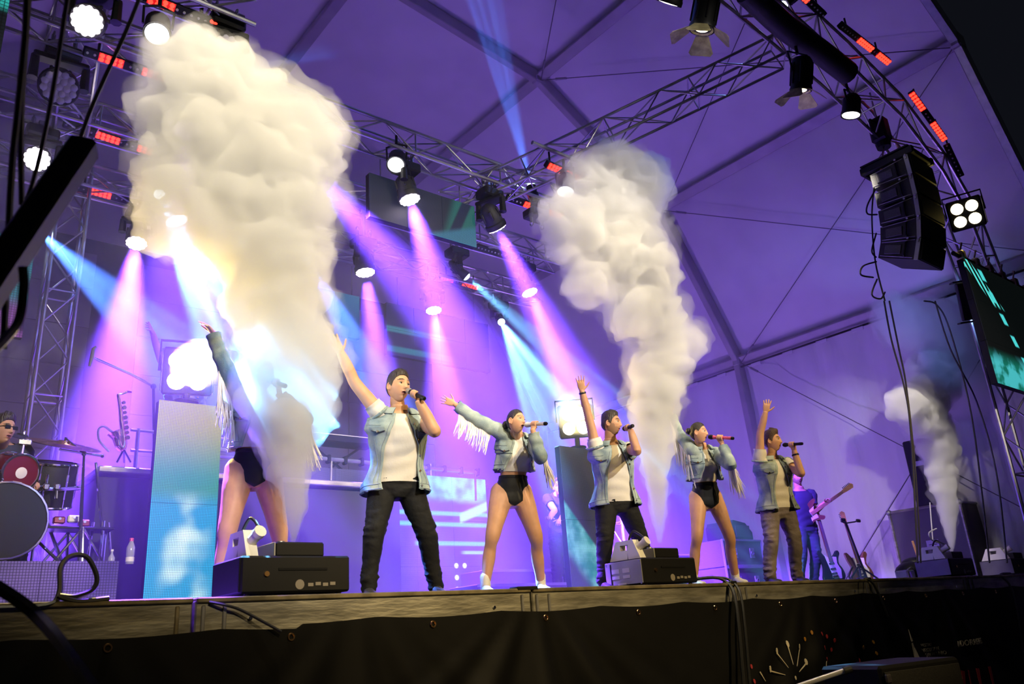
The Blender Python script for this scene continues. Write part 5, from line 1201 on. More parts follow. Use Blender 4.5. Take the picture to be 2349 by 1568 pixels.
def build_head(mb, X, fem, stub=False, mouth_open=.5):
    na, ne = 84, 60; rows = []
    angs = []
    for j in range(na):
        u = -1 + 2 * j / na; angs.append(pi * (.45 * u + .55 * u ** 3))          # finer at the face
    P = [[head_point(a, -pi / 2 + pi * (i + .02) / (ne + .04) if 0 < i < ne else (-pi / 2 + .02 if i == 0 else pi / 2 - .02), fem) for a in angs] for i in range(ne + 1)]
    base = len(mb.v); n0 = len(mb.f)
    mb.loft([[X @ p for p in r] for r in P])
    k = n0
    for i in range(ne):
        for j in range(na):
            c = (P[i][j] + P[i + 1][(j + 1) % na]) / 2; x, y, z = c; ax = abs(x); m = 0
            if y > .03:
                if (x / .023) ** 2 + ((z + .066) / .0135) ** 2 < 1: m = 1
                if (x / .019) ** 2 + ((z + .0655) / (.0035 + .007 * mouth_open)) ** 2 < 1: m = 3
                bz = .027 + .004 * (1 - ((ax - .030) / .02) ** 2)
                if .011 < ax < .053 and abs(z - bz) < (.0042 if not fem else .0028): m = 2
            if stub and m == 0 and (z < -.046 + .045 * max(0, (ax - .05) / .025) + .004 * sin(j * 1.3)) and y > -.03 and not (ax < .03 and -.05 < z < -.036): m = 4
            mb.m[k] = m; k += 1
    for s in (-1, 1):                                                            # ears
        E_ = X @ T(s * .073, -.008, -.008) @ RY(s * -.12) @ RZ(s * .35)
        mb.ball((0, 0, 0), (.0085, .018, .031), E_, 10, 8); mb.torus(.021, .0055, E_ @ T(s * .007, 0, .004) @ RY(pi / 2) @ Matrix.Diagonal((1.25, .8, 1, 1)), 14, 5)
def build_hair(name, p, X, style, mat, fem):
    mb = MB(); na, ne = 72, 44
    def line(a):
        a = abs(a)
        tab = [(0, .070), (.5, .066), (.85, .052), (1.1, .030), (1.32, -.012 if not fem else .01), (1.55, .012), (1.8, .02), (2.05, -.03), (2.5, -.072), (3.2, -.08)]
        return itp(tab, a)[0]
    def thick(a, e, z):
        top = max(0, min(1, (z - .045) / .045)); front = max(0, cos(a))
        if style == 'short': return .006 + .016 * top + .008 * top * front
        if style == 'fade': return .0035 + .020 * top + .006 * top * front
        if style == 'tousled': return .006 + .030 * top * (.6 + .6 * front) + .012 * noise.noise(V((a * 3, e * 4, 2))) * top
        return .006 + .004 * top
    rings = []; outer = []
    for j in range(na):
        a = -pi + 2 * pi * j / na; zl = line(a); el0 = max(-1.2, min(1.3, math.asin(max(-.98, min(.98, zl / .118)))))
        row_o, row_i = [], []
        for i in range(13):
            e = lerp(el0, pi / 2 - .03, i / 12); q = head_point(a, e, fem); nrm = (q - V((0, -.005, 0))).normalized(); th = thick(a, e, q.z) * min(1, .35 + i * .35)
            th += .0035 * noise.noise(V((a * 9, e * 5, 1.3))) if style != 'slick' else .0012 * sin(a * 40)
            row_o.append(X @ (q + nrm * th)); row_i.append(X @ (q - nrm * .004))
        rings.append(row_i[:1] + row_o)
    mb.loft(rings + [rings[0]], False, False)
    if style == 'slick' or style == 'ponytail':
        c = (0, -.125, .012) if style == 'slick' else (0, -.112, .045)
        mb.ball(c, (.040, .034, .038), X, 14, 10); mb.torus(.022, .012, X @ T(c[0], c[1] + .018, c[2]) @ RX(pi / 2), 12, 6)
    return part(p, mb, 'hair', mat)
def hand_open(mb, W, tip, thumb, curl=.25, s=1.0, spread=1.0):
    """W wrist, tip: finger direction, thumb: towards the thumb side"""
    d = tip.normalized(); l = (thumb - d * thumb.dot(d)).normalized(); n = d.cross(l)      # n: back/palm normal
    pr = []
    for u, w_, th in ((-.02, .026, .020), (.012, .030, .020), (.045, .040, .017), (.080, .042, .014), (.096, .040, .010)):
        pr.append(ell(W + d * (u * s), l, n, w_ * s, th * s, 14, .8))
    mb.loft(pr)
    for k, (off, L_, a) in enumerate(((.030, .068, .20), (.011, .077, .05), (-.010, .072, -.07), (-.030, .056, -.24))):
        b = W + (d * .088 + l * off) * s; dd = (d * cos(a * spread) + l * sin(a * spread)).normalized(); pts = [b - dd * .02 * s, b]; p = b; c = 0
        for f in (.45, .32, .25):
            c += curl * (1.0 + .15 * k); v = dd * cos(c) + n * sin(c); p = p + v * L_ * f * s; pts.append(p)
        limb(mb, pts, [.0098 * s, .0095 * s, .0085 * s, .0078 * s, .0062 * s], 8, 3)
    b = W + (d * .022 + l * .024) * s; t1 = (d * .55 + l * .8 + n * .15).normalized(); t2 = (d * .75 + l * .6 + n * .1).normalized()
    limb(mb, [b - t1 * .015 * s, b, b + t1 * .040 * s, b + t1 * .040 * s + t2 * .030 * s, b + t1 * .040 * s + t2 * .052 * s], [.014 * s, .014 * s, .0105 * s, .0092 * s, .0068 * s], 8, 3)
def hand_grip(mb, W, G, axis, R_=.017, flip=1, s=1.0):
    """fist around a rod: W wrist, G centre of the grip on the rod, axis: rod direction (thumb end)"""
    a = axis.normalized(); w_ = G - W; w_ = (w_ - a * w_.dot(a)); u = -w_.normalized(); v = a.cross(u) * flip
    C = G + u * (R_ + .016 * s)                                           # palm centre lies between wrist and rod
    m_ = (C - W)
    pr = []
    for f, wd, th in ((-.25, .024, .019), (.15, .028, .019), (.55, .036, .018), (.95, .040, .016), (1.15, .036, .012)):
        pr.append(ell(W + m_ * f + v * (-.006 * s), a, m_.normalized().cross(a).normalized(), wd * s, th * s, 14, .8))
    mb.loft(pr)
    for k in range(4):
        off = (1.5 - k) * .0185 * s; pts = []
        for th in (-.55, .1, .75, 1.4, 2.05, 2.7, 3.3):
            rr = R_ + .0085 * s if th > 0 else R_ + .013 * s
            pts.append(G + a * off + (u * cos(th) + v * sin(th)) * rr)
        limb(mb, pts, [.0105 * s, .0102 * s, .0095 * s, .0088 * s, .0075 * s], 8, 2)
    pts = [C + a * .018 * s - v * .012 * s]
    for th in (-.5, -1.1, -1.8, -2.3): pts.append(G + a * (.030 * s + .004 * -th) + (u * cos(th) + v * sin(th)) * (R_ + .0105 * s))
    limb(mb, pts, [.014 * s, .0115 * s, .010 * s, .0075 * s], 8, 3)

TORSO_M = [(-.24, .085, .085, .0), (-.14, .150, .112, -.005), (-.02, .168, .122, -.008), (.12, .160, .116, -.002), (.30, .152, .112, .006), (.48, .158, .116, .006), (.68, .172, .124, .0), (.86, .178, .118, -.008), (.98, .166, .098, -.014), (1.07, .118, .078, -.016), (1.15, .072, .066, -.012), (1.26, .058, .060, .0)]
TORSO_F = [(-.26, .080, .085, .0), (-.15, .152, .118, -.012), (-.03, .170, .126, -.016), (.12, .150, .108, -.004), (.32, .122, .088, .004), (.50, .126, .092, .004), (.70, .144, .106, .002), (.86, .148, .098, -.008), (.98, .138, .080, -.014), (1.07, .100, .064, -.014), (1.15, .056, .052, -.008), (1.26, .046, .048, .0)]
class Fig: pass
def figure(name, label, sp, group=None):
    """sp: pixel joints and build of one standing person"""
    f = Fig(); k = sp.get('k', 1.0); fem = sp.get('fem', False); f.fem = fem; f.k = k
    Y = sp['Y']; fw = lambda a, p=0: V((sin(radians(a)) * cos(radians(p)), -cos(radians(a)) * cos(radians(p)), sin(radians(p))))
    f.H = at(*sp['hip'], Y); up = V((0, 0, 1))
    f.S = solve(f.H, *sp['neck'], .50 * k * sp.get('torso', 1), sp.get('lean', -1)) if 'neck' in sp else f.H + V((0, 0, .5 * k))
    f.up = (f.S - f.H).normalized(); f.hf = fw(sp['face_h']); f.cf = fw(sp['face_c'])
    f.hl = up.cross(f.hf).normalized() * 1.0   # person's left... up x fwd
    f.hl = (up.cross(f.hf)).normalized(); f.cl = (f.up.cross(f.cf)).normalized(); f.cfw = f.cl.cross(f.up).normalized()
    hw = (.092 if not fem else .095) * k; f.RH, f.LH = f.H - f.hl * hw, f.H + f.hl * hw
    swd = (.185 if not fem else .158) * k * sp.get('shw', 1)
    f.RS = f.S - f.cl * swd + f.up * (.045 if sp.get('ra_up', True) else -.012) ; f.LS = f.S + f.cl * swd + f.up * sp.get('ls_up', -.02)
    if sp.get('ra_up', True): f.RS += f.cl * .025
    l1, l2 = .435 * k * sp.get('leg', 1), .43 * k * sp.get('leg', 1); zA = ZS + .085
    def foot(px, dY):
        q = at(px, 1335, Y + dY)
        for _ in range(3):
            x = proj(V((q.x, q.y, zA)))[0]; q = V((q.x + (px - x) * (q - EYE).length / 1750, q.y, zA))
        return q
    f.RA, f.LA = foot(*sp['rfoot']), foot(*sp['lfoot'])
    lr, ll = min(1, (f.RA - f.RH).length * 1.012 / (l1 + l2)), min(1, (f.LA - f.LH).length * 1.012 / (l1 + l2))
    f.RK, f.RA2 = ik(f.RH, f.RA, l1 * lr, l2 * lr, f.hf + f.hl * sp.get('rk', -.3)); f.LK, f.LA2 = ik(f.LH, f.LA, l1 * ll, l2 * ll, f.hf + f.hl * sp.get('lk', .3))
    f.RA.z = max(f.RA.z, zA)
    f.RE = solve(f.RS, *sp['relb'], .285 * k, sp.get('re', -1)); f.RW = solve(f.RE, *sp['rwri'], .25 * k, sp.get('rw', -1))
    hd = sp['head']; f.hc = solve(f.S, *hd, sp.get('hl_', .240) * k, sp.get('hd', -1)); f.hfw = fw(sp['face_hd'], sp.get('pitch', 0)); 
    rt = f.hfw.cross(V((0, 0, 1))).normalized(); hu = rt.cross(f.hfw).normalized(); tl = radians(sp.get('tilt', 0)); hu2 = hu * cos(tl) + rt * sin(tl); rt2 = hu2.cross(f.hfw) * -1; rt2 = f.hfw.cross(hu2)
    f.X = mat4(f.hc, rt2, f.hfw, hu2) @ Matrix.Scale(k * sp.get('hs', 1.0) * (1.0 if not fem else .95), 4)
    f.mouth = f.X @ V((0, .097, -.067))
    # microphone in the left hand
    mk = sp.get('mic')
    if mk:
        f.m0 = f.X @ V((0.0, .125, -.072)); f.m1 = solve(f.m0, *mk['tail'], .25, mk.get('sg', -1)); f.ax = (f.m1 - f.m0).normalized(); f.G = f.m0 + f.ax * mk.get('grip', .105)
        f.LW = solve(f.G, *sp['lwri'], .082 * k, sp.get('lw', -1)); 
        f.LE = solve(f.LW, *sp['lelb'], .25 * k, sp.get('le', -1))
    else:
        f.LE = solve(f.LS, *sp['lelb'], .285 * k, sp.get('le', -1)); f.LW = solve(f.LE, *sp['lwri'], .25 * k, sp.get('lw', -1))
    base = V(((f.RA.x + f.LA.x) / 2, (f.RA.y + f.LA.y) / 2, ZS))
    p = thing(name, label, 'person', tuple(base), group); f.p = p; f.tab = TORSO_F if fem else TORSO_M; f.fat = sp.get('fat', 1.0)
    # ---- body
    mb = MB(); torso_loft(f, mb, -.24, 1.26, 0.0)
    th = sp.get('thigh', 1.0) * k
    for h, kn, an in ((f.RH, f.RK, f.RA), (f.LH, f.LK, f.LA)):
        q = lerp(kn, an, .3) - f.hf * .018; limb(mb, [h + (h - kn).normalized() * .03, lerp(h, kn, .35) + f.hf * .01, kn + f.hf * .005, q, lerp(kn, an, .72) - f.hf * .006, an], [.098 * th, .090 * th, .066 * th, .054 * k, .058 * k * th ** .5, .046 * k, .037 * k] if fem else [.092 * k, .086 * k, .068 * k, .056 * k, .058 * k, .046 * k, .038 * k], 18)
        limb(mb, [an + V((0, 0, .02)), an + V((0, 0, -.03)), an + f.hf * .06 + V((0, 0, -.05)), an + f.hf * .14 + V((0, 0, -.062))], [.036, .04, .038, .03], 12, 4, .8)
    ar = (.95 if not fem else .78) * k * sp.get('arm', 1.0)
    for s_, e_, w_ in ((f.RS, f.RE, f.RW), (f.LS, f.LE, f.LW)):
        limb(mb, [lerp(s_, f.S, .35) - f.up * .03, s_, lerp(s_, e_, .5), e_, lerp(e_, w_, .35), w_, w_ + (w_ - e_).normalized() * .015], [.062 * ar, .062 * ar, .053 * ar, .047 * ar, .043 * ar, .043 * ar, .030 * ar, .027 * ar], 16)
    vs, fs = remesh(mb, 'body', sp.get('vox', .009), 3)
    B = MB(); B.add(vs, fs, 0)
    build_head(B, f.X, fem, sp.get('stub', False), sp.get('mouth_open', .5))
    nk = f.X @ V((0, -.02, -.06)); limb(B, [f.S + f.up * .02 - f.cfw * .012, lerp(f.S, nk, .6) - f.cfw * .008, nk], [.064 * k if not fem else .052 * k, .057 * k if not fem else .046 * k, .054 * k if not fem else .044 * k], 16, 4)
    hb = MB()
    if sp.get('rhand'):
        tip, thm = sp['rhand']; t3 = solve(f.RW, *tip, .17, sp.get('rt', -1)) - f.RW; dist = (f.RW - EYE).length
        th3 = atd(*thm, dist + sp.get('rth', 0)) - f.RW; hand_open(hb, f.RW, t3, th3, sp.get('curl', .22), k * sp.get('hsz', .95 if not fem else .85), sp.get('spread', 1.0))
    else: hand_open(hb, f.RW, (f.RW - f.RE), f.cl, .5, k * .9)
    if mk: hand_grip(hb, f.LW, f.G, -f.ax, .0165, sp.get('flip', 1), .95 if not fem else .86)
    elif not sp.get('nolh'): hand_open(hb, f.LW, (f.LW - f.LE), -f.cl, .7, k * .9)
    vs, fs = remesh(hb, 'hands', .0036, 3, .4); B.add(vs, fs, 0)
    part(p, B, 'body', [M['skin' + sp.get('skin', 'a')], M['lip'], M['brow'] if not sp.get('browc') else M[sp['browc']], M['mouth'], M['stub']])
    for s_ in (-1, 1):
        c = V((s_ * .031, .0685, .003)); mb = MB(); mb.ball(c, .0125, f.X, 14, 10); n0 = len(mb.f)
        g = V((s_ * .0 + sp.get('gaze', 0), 1, 0)).normalized(); mb.cur = 1; mb.lathe([(.0072, -.0008), (.005, .0012), (.0006, .002)], f.X @ look(c + g * .0117, g), 10); ey = part(p, mb, 'eye', ['eyew', 'iris']); mb = MB(); mb.tube(catmull([f.X @ (c + V((u, .0118 - abs(u) * .28, .0052 - u * u * 22))) for u in (-.014, -.007, 0, .007, .014)], 3), .0021, 5); part(p, mb, 'eyelash', 'brow')
    build_hair(name, p, f.X, sp.get('hair', 'short'), sp.get('hairm', 'hair'), fem)
    for a_ in (f.RA, f.LA):
        mb = MB(); fo = f.hf; z0 = ZS + .004
        rings = []
        for u, w_, h0, h1 in ((-.055, .026, .0, .06), (-.045, .036, 0, .085), (.0, .038, 0, .098), (.05, .041, 0, .078), (.11, .046, 0, .055), (.165, .042, 0, .045), (.195, .022, .004, .028)):
            c = V((a_.x, a_.y, z0)) + fo * u; l = V((0, 0, 1)).cross(fo); ring = []
            for j in range(12):
                an = 2 * pi * j / 12; ring.append(c + l * (w_ * cos(an)) + V((0, 0, (h0 + h1) / 2 + (h1 - h0) / 2 * sin(an))))
            rings.append(ring)
        mb.loft(rings); 
        if sp.get('sock'): mb.cur = 1; limb(mb, [V((a_.x, a_.y, z0 + .07)), V((a_.x, a_.y, z0 + .15))], [.043, .045], 14, 3)
        part(p, mb, 'shoe', [M[sp.get('shoe', 'shoe')], M['white']])
    return f
def torso_pt(f, s, a, off=0.0, wx=1.0):
    """a: 0 front centre, + towards the person's left"""
    w_, d_, fo = itp(f.tab, s); w_, d_ = w_ * f.k * f.fat + off * wx, d_ * f.k * f.fat + off; t = max(0, min(1, s))
    if s <= 0: c = f.H + V((0, 0, 1)) * (s * .5 * f.k)
    elif s <= 1: c = lerp(f.H, f.S, s)
    else: c = f.S + f.up * ((s - 1) * .42 * f.k)
    l = lerp(f.hl, f.cl, t).normalized(); u = lerp(V((0, 0, 1)), f.up, t).normalized(); fo_ = l.cross(u).normalized(); l = u.cross(fo_).normalized()
    q = c + fo_ * (fo * f.k) + l * (w_ * (abs(sin(a)) ** .9) * (1 if sin(a) >= 0 else -1)) + fo_ * (d_ * (abs(cos(a)) ** .9) * (1 if cos(a) >= 0 else -1))
    if f.fem:
        aa = (a + pi) % (2 * pi) - pi
        q += fo_ * (.040 * f.k) * (exp(-((abs(aa) - .62) / .40) ** 2) * exp(-((s - .70) / .13) ** 2)); q -= fo_ * .03 * f.k * (exp(-((abs(abs(aa) - pi) - .55) / .45) ** 2) * exp(-((s + .08) / .13) ** 2))
    return q
def torso_loft(f, mb, s0, s1, off, m=26, n=28): mb.loft([[torso_pt(f, lerp(s0, s1, i / m), 2 * pi * j / n, off) for j in range(n)] for i in range(m + 1)])
def cloth_noise(p, amp, sc, seed): return amp * (noise.noise(V(p) * sc + V((seed, 0, 0))) + .5 * noise.noise(V(p) * sc * 2.3 + V((0, seed, 0))))
def sleeve(mb, pts, r, n=18, k=6, th=.006, amp=.005, sc=16, seed=0, ragged=0.0):
    P = catmull(pts, k); m = len(P) - 1; t0 = (P[1] - P[0]).normalized(); x, y, _ = frame(t0); O, I = [], []
    for i, p in enumerate(P):
        t = (P[min(i + 1, m)] - P[max(i - 1, 0)]).normalized(); q = t0.rotation_difference(t); x = q @ x; y = q @ y; t0 = t
        rr = itp([(j / (len(r) - 1), r_) for j, r_ in enumerate(r)], i / m)[0]; ring = []; ri = []
        for j in range(n):
            a = 2 * pi * j / n; d = cos(a) * x + sin(a) * y; w_ = cloth_noise(p + d * rr, amp, sc, seed) + amp * .55 * sin(i * 1.1 + 1.4 * sin(a + seed)); e = t * (ragged * (noise.noise(V((a * 3, seed, 1)))) if i == m else 0)
            ring.append(p + d * (rr + w_) + e); ri.append(p + d * (rr + w_ - th) + e)
        O.append(ring); I.append(ri)
    mb.loft(O + I[::-1], True)
def trousers(f, mat, r=(.112, .102, .086, .077, .064, .060), waist=.08, amp=.010, wd=0.016, name='trousers', belt=True):
    mb = MB(); torso_loft(f, mb, -.25, waist, wd, 14, 28); k = f.k
    for h, kn, an in ((f.RH, f.RK, f.RA), (f.LH, f.LK, f.LA)):
        limb(mb, [h + (h - kn).normalized() * .02, lerp(h, kn, .5), kn, lerp(kn, an, .5) - f.hf * .012, an + V((0, 0, -.012))], [q * k for q in r], 18, 6)
    vs, fs = remesh(mb, 'trousers', .011, 3)
    out = []
    for v in vs:
        h = (v.z - ZS); fold = exp(-((h - .50 * k) / .12) ** 2) + exp(-((h - .12) / .12) ** 2) * 1.4 + exp(-((h - .85 * k) / .10) ** 2) * .9 + .35
        d = cloth_noise(V((v.x, v.y, v.z * 3.2)), amp * fold, 9, 3); c = f.H; nrm = V((v.x - c.x, v.y - c.y, 0))
        out.append(v + (nrm.normalized() * d if nrm.length > .02 else V((0, 0, 0))))
    B = MB(); B.add(out, fs); t = part(f.p, B, name, mat)
    if belt:
        mb = MB(); rings = [[torso_pt(f, s, 2 * pi * j / 28, wd + o) for j in range(28)] for s, o in ((waist - .075, .0), (waist - .07, .004), (waist + .005, .004), (waist + .01, -.004))]; mb.loft(rings, False); part(t, mb, 'belt', 'black')
    return t
def tee(f, s0, s1, mat='tee', off=.010, slv=None, amp=.004, seed=1, name='tshirt', neck=True):
    mb = MB(); n, m = 40, 30; O, I = [], []
    for i in range(m + 1):
        s = lerp(s0, s1, i / m); r1, r2 = [], []
        for j in range(n):
            a = 2 * pi * j / n; q = torso_pt(f, s, a, off); w_ = cloth_noise(V((q.x, q.y, q.z * 1.6)), amp, 9, seed) + amp * .8 * sin(q.z * 60 + 6 * sin(a + seed)) * (1 if s < .6 else .3); o_ = off + w_
            sn = s - (.05 * max(0, cos(a)) if i == m else 0)
            r1.append(torso_pt(f, sn, a, o_)); r2.append(torso_pt(f, sn, a, o_ - .006))
        O.append(r1); I.append(r2)
    mb.loft(O + I[::-1], False)
    if slv:
        for s_, e_, L_ in ((f.RS, f.RE, slv), (f.LS, f.LE, slv)):
            d = e_ - s_; sleeve(mb, [lerp(s_, f.S, .4) - f.up * .035, s_ - d * .02, s_ + d * (L_ * .6), s_ + d * L_], [.078 * f.k, .077 * f.k, .070 * f.k, .068 * f.k], 18, 4, .005, .005, 18, seed)
    return part(f.p, mb, name, mat)
def jacket(f, s0, mat='denim', open_=.55, off=.022, flare=.02, slv=None, seed=1, s1=1.10, ragged=.012, pockets=True, name='denim_vest', vest=True):
    mb = MB(); n, m = 64, 34; O, I = [], []
    def op(s): return open_ * (1.0 if s < .55 else lerp(1.0, .55, min(1, (s - .55) / .4))) + .10 * sin(s * 5)
    def pt(s, a, extra=0.0):
        sh = max(0, (s - .92) / .2); fl = flare * max(0, 1 - (s - s0) / .45) ** 1.5
        q = torso_pt(f, s, a, 0); w_ = cloth_noise(V((q.x, q.y, q.z * 1.2)), .007, 8, seed) + .004 * sin(a * 9 + q.z * 14)
        return torso_pt(f, s, a, off + fl + w_ + extra + (.012 if .75 < s < 1.0 else 0), 1.25 if s > .8 else 1.0)
    for i in range(m + 1):
        s = lerp(s0, s1, i / m); r1, r2 = [], []; o_ = op(s)
        for j in range(n + 1):
            a = lerp(o_, 2 * pi - o_ * .9, j / n); rg = ragged * noise.noise(V((a * 7, seed, 0))) / .5 / f.k if i == 0 else 0
            r1.append(pt(s + rg, a)); r2.append(pt(s + rg, a, -.008))
        O.append(r1 + r2[::-1]); 
    mb.loft(O, True, True)
    # collar
    C1, C2 = [], []; rows = []
    for j in range(29):
        a = lerp(op(1.1) + .15, 2 * pi - op(1.1) * .9 - .15, j / 28); b = torso_pt(f, 1.09, a, .018); c = torso_pt(f, 1.20, a, .030); d = torso_pt(f, 1.10, a, .060 if 0.15 < j / 28 < .85 else .055); rows.append([b, c, lerp(c, d, .5) + f.up * .006, d, d - f.up * .004, lerp(c, d, .5) - f.up * .002, b - f.up * .004])
    mb.loft(rows, True, True)
    if slv:
        for s_, e_, w_, sd in ((f.RS, f.RE, f.RW, 1), (f.LS, f.LE, f.LW, 2)):
            sleeve(mb, [lerp(s_, f.S, .42) - f.up * .04, s_, lerp(s_, e_, .5), e_, lerp(e_, w_, .5), lerp(e_, w_, slv)], [.088 * f.k, .078 * f.k, .066 * f.k, .061 * f.k, .055 * f.k, .053 * f.k], 20, 7, .006, .006, 13, seed + sd, .02)
    j_ = part(f.p, mb, name, mat)
    if vest:                                                            # frayed arm holes
        for s_, e_ in ((f.RS, f.RE), (f.LS, f.LE)):
            d = (e_ - s_).normalized(); x, y, z = frame(d); mb = MB(); c0 = s_ - d * .005 - f.up * .012
            mb.torus(.083 * f.k, .012, mat4(c0, x, y, z) @ Matrix.Diagonal((1, 1.0, 1, 1)), 22, 6)
            for q in range(26):
                a = 2 * pi * q / 26 + random.random() * .2; r = .088 * f.k; b = c0 + (x * cos(a) + y * sin(a)) * r; mb.tube([b, b + d * .018 + (x * cos(a) + y * sin(a)) * .010 + V((random.uniform(-.01, .01), 0, -.008))], [.003, .001], 4)
            part(j_, mb, 'armhole_edge', 'denim')
    mb = MB()
    for s, e in ((s0 + .015, .003), (s0 + .09, .0)):                     # waist band seams
        o_ = op(s); mb.tube([pt(s, lerp(o_ + .02, 2 * pi - o_ * .9 - .02, j / 40), .0015) for j in range(41)], .0028, 4)
    for sd in (1, -1):
        o_ = op(.5) * (1 if sd > 0 else .9); 
        mb.tube([pt(lerp(s0 + .02, 1.0, j / 20), sd * (op(lerp(s0, 1.0, j / 20)) * (1 if sd > 0 else .9) + .10), .0015) for j in range(21)], .0026, 4)
        mb.tube([pt(lerp(s0 + .10, .66, j / 12), sd * lerp(o_ + .22, o_ + .42, j / 12), .0015) for j in range(13)], .0024, 4)
        mb.tube([pt(.885, sd * lerp(o_ + .05, 1.5, j / 12), .0015) for j in range(13)], .0026, 4)
    part(j_, mb, 'seams', 'denimd')
    if pockets:
        for sd in (1, -1):
            a0 = op(.8) + .16; a1 = a0 + .52; rows = []
            for i, s in enumerate((.86, .835, .80)):
                rows.append([pt(s - (.028 * (1 - abs(2 * j / 8 - 1)) if i == 2 else 0), sd * lerp(a0, a1, j / 8), .010) for j in range(9)])
            mb = MB(); mb.loft(rows + [[pt(s, sd * lerp(a0, a1, j / 8), .002) for j in range(9)] for s in (.80, .86)] + [rows[0]], False, False); part(j_, mb, 'pocket_flap', 'denim')
            mb = MB(); mb.tube([pt(.80 - .030 * (1 - abs(2 * j / 8 - 1)), sd * lerp(a0, a1, j / 8), .008) for j in range(9)], .005, 5); part(j_, mb, 'pocket_flap_shadow', 'denimshade')  # dark strip put in for the shade under the flap
            q, q2 = pt(.785, sd * (a0 + a1) / 2, .010), pt(.785, sd * (a0 + a1) / 2, .018); mb = MB(); mb.cyl(q, q2, .0085, n=10); part(j_, mb, 'button', 'brass')
    for i in range(5):
        s = lerp(s0 + .05, .92, i / 4); q, q2 = pt(s, op(s) + .07, .002), pt(s, op(s) + .07, .010); mb = MB(); mb.cyl(q, q2, .008, n=10); part(j_, mb, 'button', 'brass' if i % 2 else 'steel')
    f.jpt = pt; return j_
def fringe(parent, line, n, L_, sway=V((0, 0, 0)), name='fringe', seed=1):
    rnd = random.Random(seed); mb = MB(); m = len(line) - 1
    for q in range(n):
        u = (q + rnd.random()) / n * m; i = min(int(u), m - 1); b = lerp(line[i], line[i + 1], u - i); l = L_ * rnd.uniform(.65, 1.1); dx = V((rnd.uniform(-.035, .035), rnd.uniform(-.035, .035), 0)) + sway * rnd.uniform(.6, 1.3)
        pts = [b, b + V((dx.x * .25, dx.y * .25, -l * .45)), b + V((dx.x, dx.y, -l))]; mb.tube(catmull(pts, 2), [.0045, .0045, .004, .004, .0025], 4)
    o = part(parent, mb, name, 'fringe'); o['kind'] = 'stuff'; return o
def shorts(f, waist=.34):
    mb = MB(); n, m = 40, 18; rows = []
    for i in range(m + 1):
        row = []
        for j in range(n):
            a = 2 * pi * j / n; side = abs(sin(a)); lo = -.235 + (.27 if cos(a) > 0 else .16) * side ** 1.4; s = lerp(lo, waist, i / m); row.append(torso_pt(f, s, a, .008))
        rows.append(row)
    inner = [[p + (f.H - p) * .03 for p in r] for r in rows]
    mb.loft(rows + inner[::-1], False)
    # gusset between the legs
    c = f.H + V((0, 0, -.205 * .5 * f.k)); mb.ball(c + V((0, 0, .022)), (.045 * f.k, .075 * f.k, .04 * f.k), ID, 14, 8)
    t = part(f.p, mb, 'shorts', 'short'); mb = MB(); mb.loft([[torso_pt(f, s, 2 * pi * j / n, o) for j in range(n)] for s, o in ((waist - .055, .008), (waist - .05, .011), (waist, .011), (waist + .004, .006))], False); part(t, mb, 'waistband', 'short')
    return t
def microphone(f, label, mat='micw', grille='micg', group='hand microphones'):
    a = f.ax; t = thing('microphone', label, 'microphone', tuple(f.m0), group); X = look(f.m0, a)
    mb = MB(); mb.lathe([(.004, -.028), (.018, -.020), (.0245, .0), (.0245, .012), (.020, .03)], X, 16); part(t, mb, 'grille', grille)
    mb = MB(); mb.lathe([(.0205, .03), (.0205, .036), (.0175, .042), (.0165, .12), (.0155, .20), (.0175, .212), (.0175, .225)], X, 14); part(t, mb, 'handle', mat)
    mb = MB(); mb.lathe([(.0165, .225), (.0165, .245), (.012, .252)], X, 14); part(t, mb, 'end_cap', 'black'); return t
def wristband(f, e, w_, mat, name='wristband', u=.93, r=.031):
    d = (w_ - e).normalized(); x, y, z = frame(d); mb = MB(); mb.torus(r * f.k, .006, mat4(lerp(e, w_, u), x, y, z) @ Matrix.Diagonal((1, 1, 1.8, 1)), 18, 6); return part(f.p, mb, name, mat)

# ---- first male singer
f = figure('person', 'man in open denim vest and black jeans, arm raised, singing beside the biggest smoke column', dict(Y=.62, k=1.0, hip=(908, 1108), neck=(916, 926), face_h=-22, face_c=-20, head=(914, 884), face_hd=4, pitch=4, tilt=-3, hd=-1,
    rfoot=(845, .05), lfoot=(1000, .0), relb=(810, 872), rwri=(774, 792), re=1, rw=1, rhand=((751, 752), (783, 762)), lwri=(962, 921), lelb=(1000, 993), lw=-1, le=-1, mic=dict(tail=(974, 914), sg=-1), fat=1.10, arm=1.12, shw=1.0, skin='a', hair='short', mouth_open=.4, rk=-.4, lk=.4, curl=.12, hs=1.06))
trousers(f, 'jean', belt=False); tee(f, -.02, 1.13, slv=.28, seed=2, off=.022); jacket(f, -.16, open_=.60, flare=.075, seed=4, off=.036); microphone(f, 'black microphone held by the man beside the biggest smoke column', 'black'); F1 = f
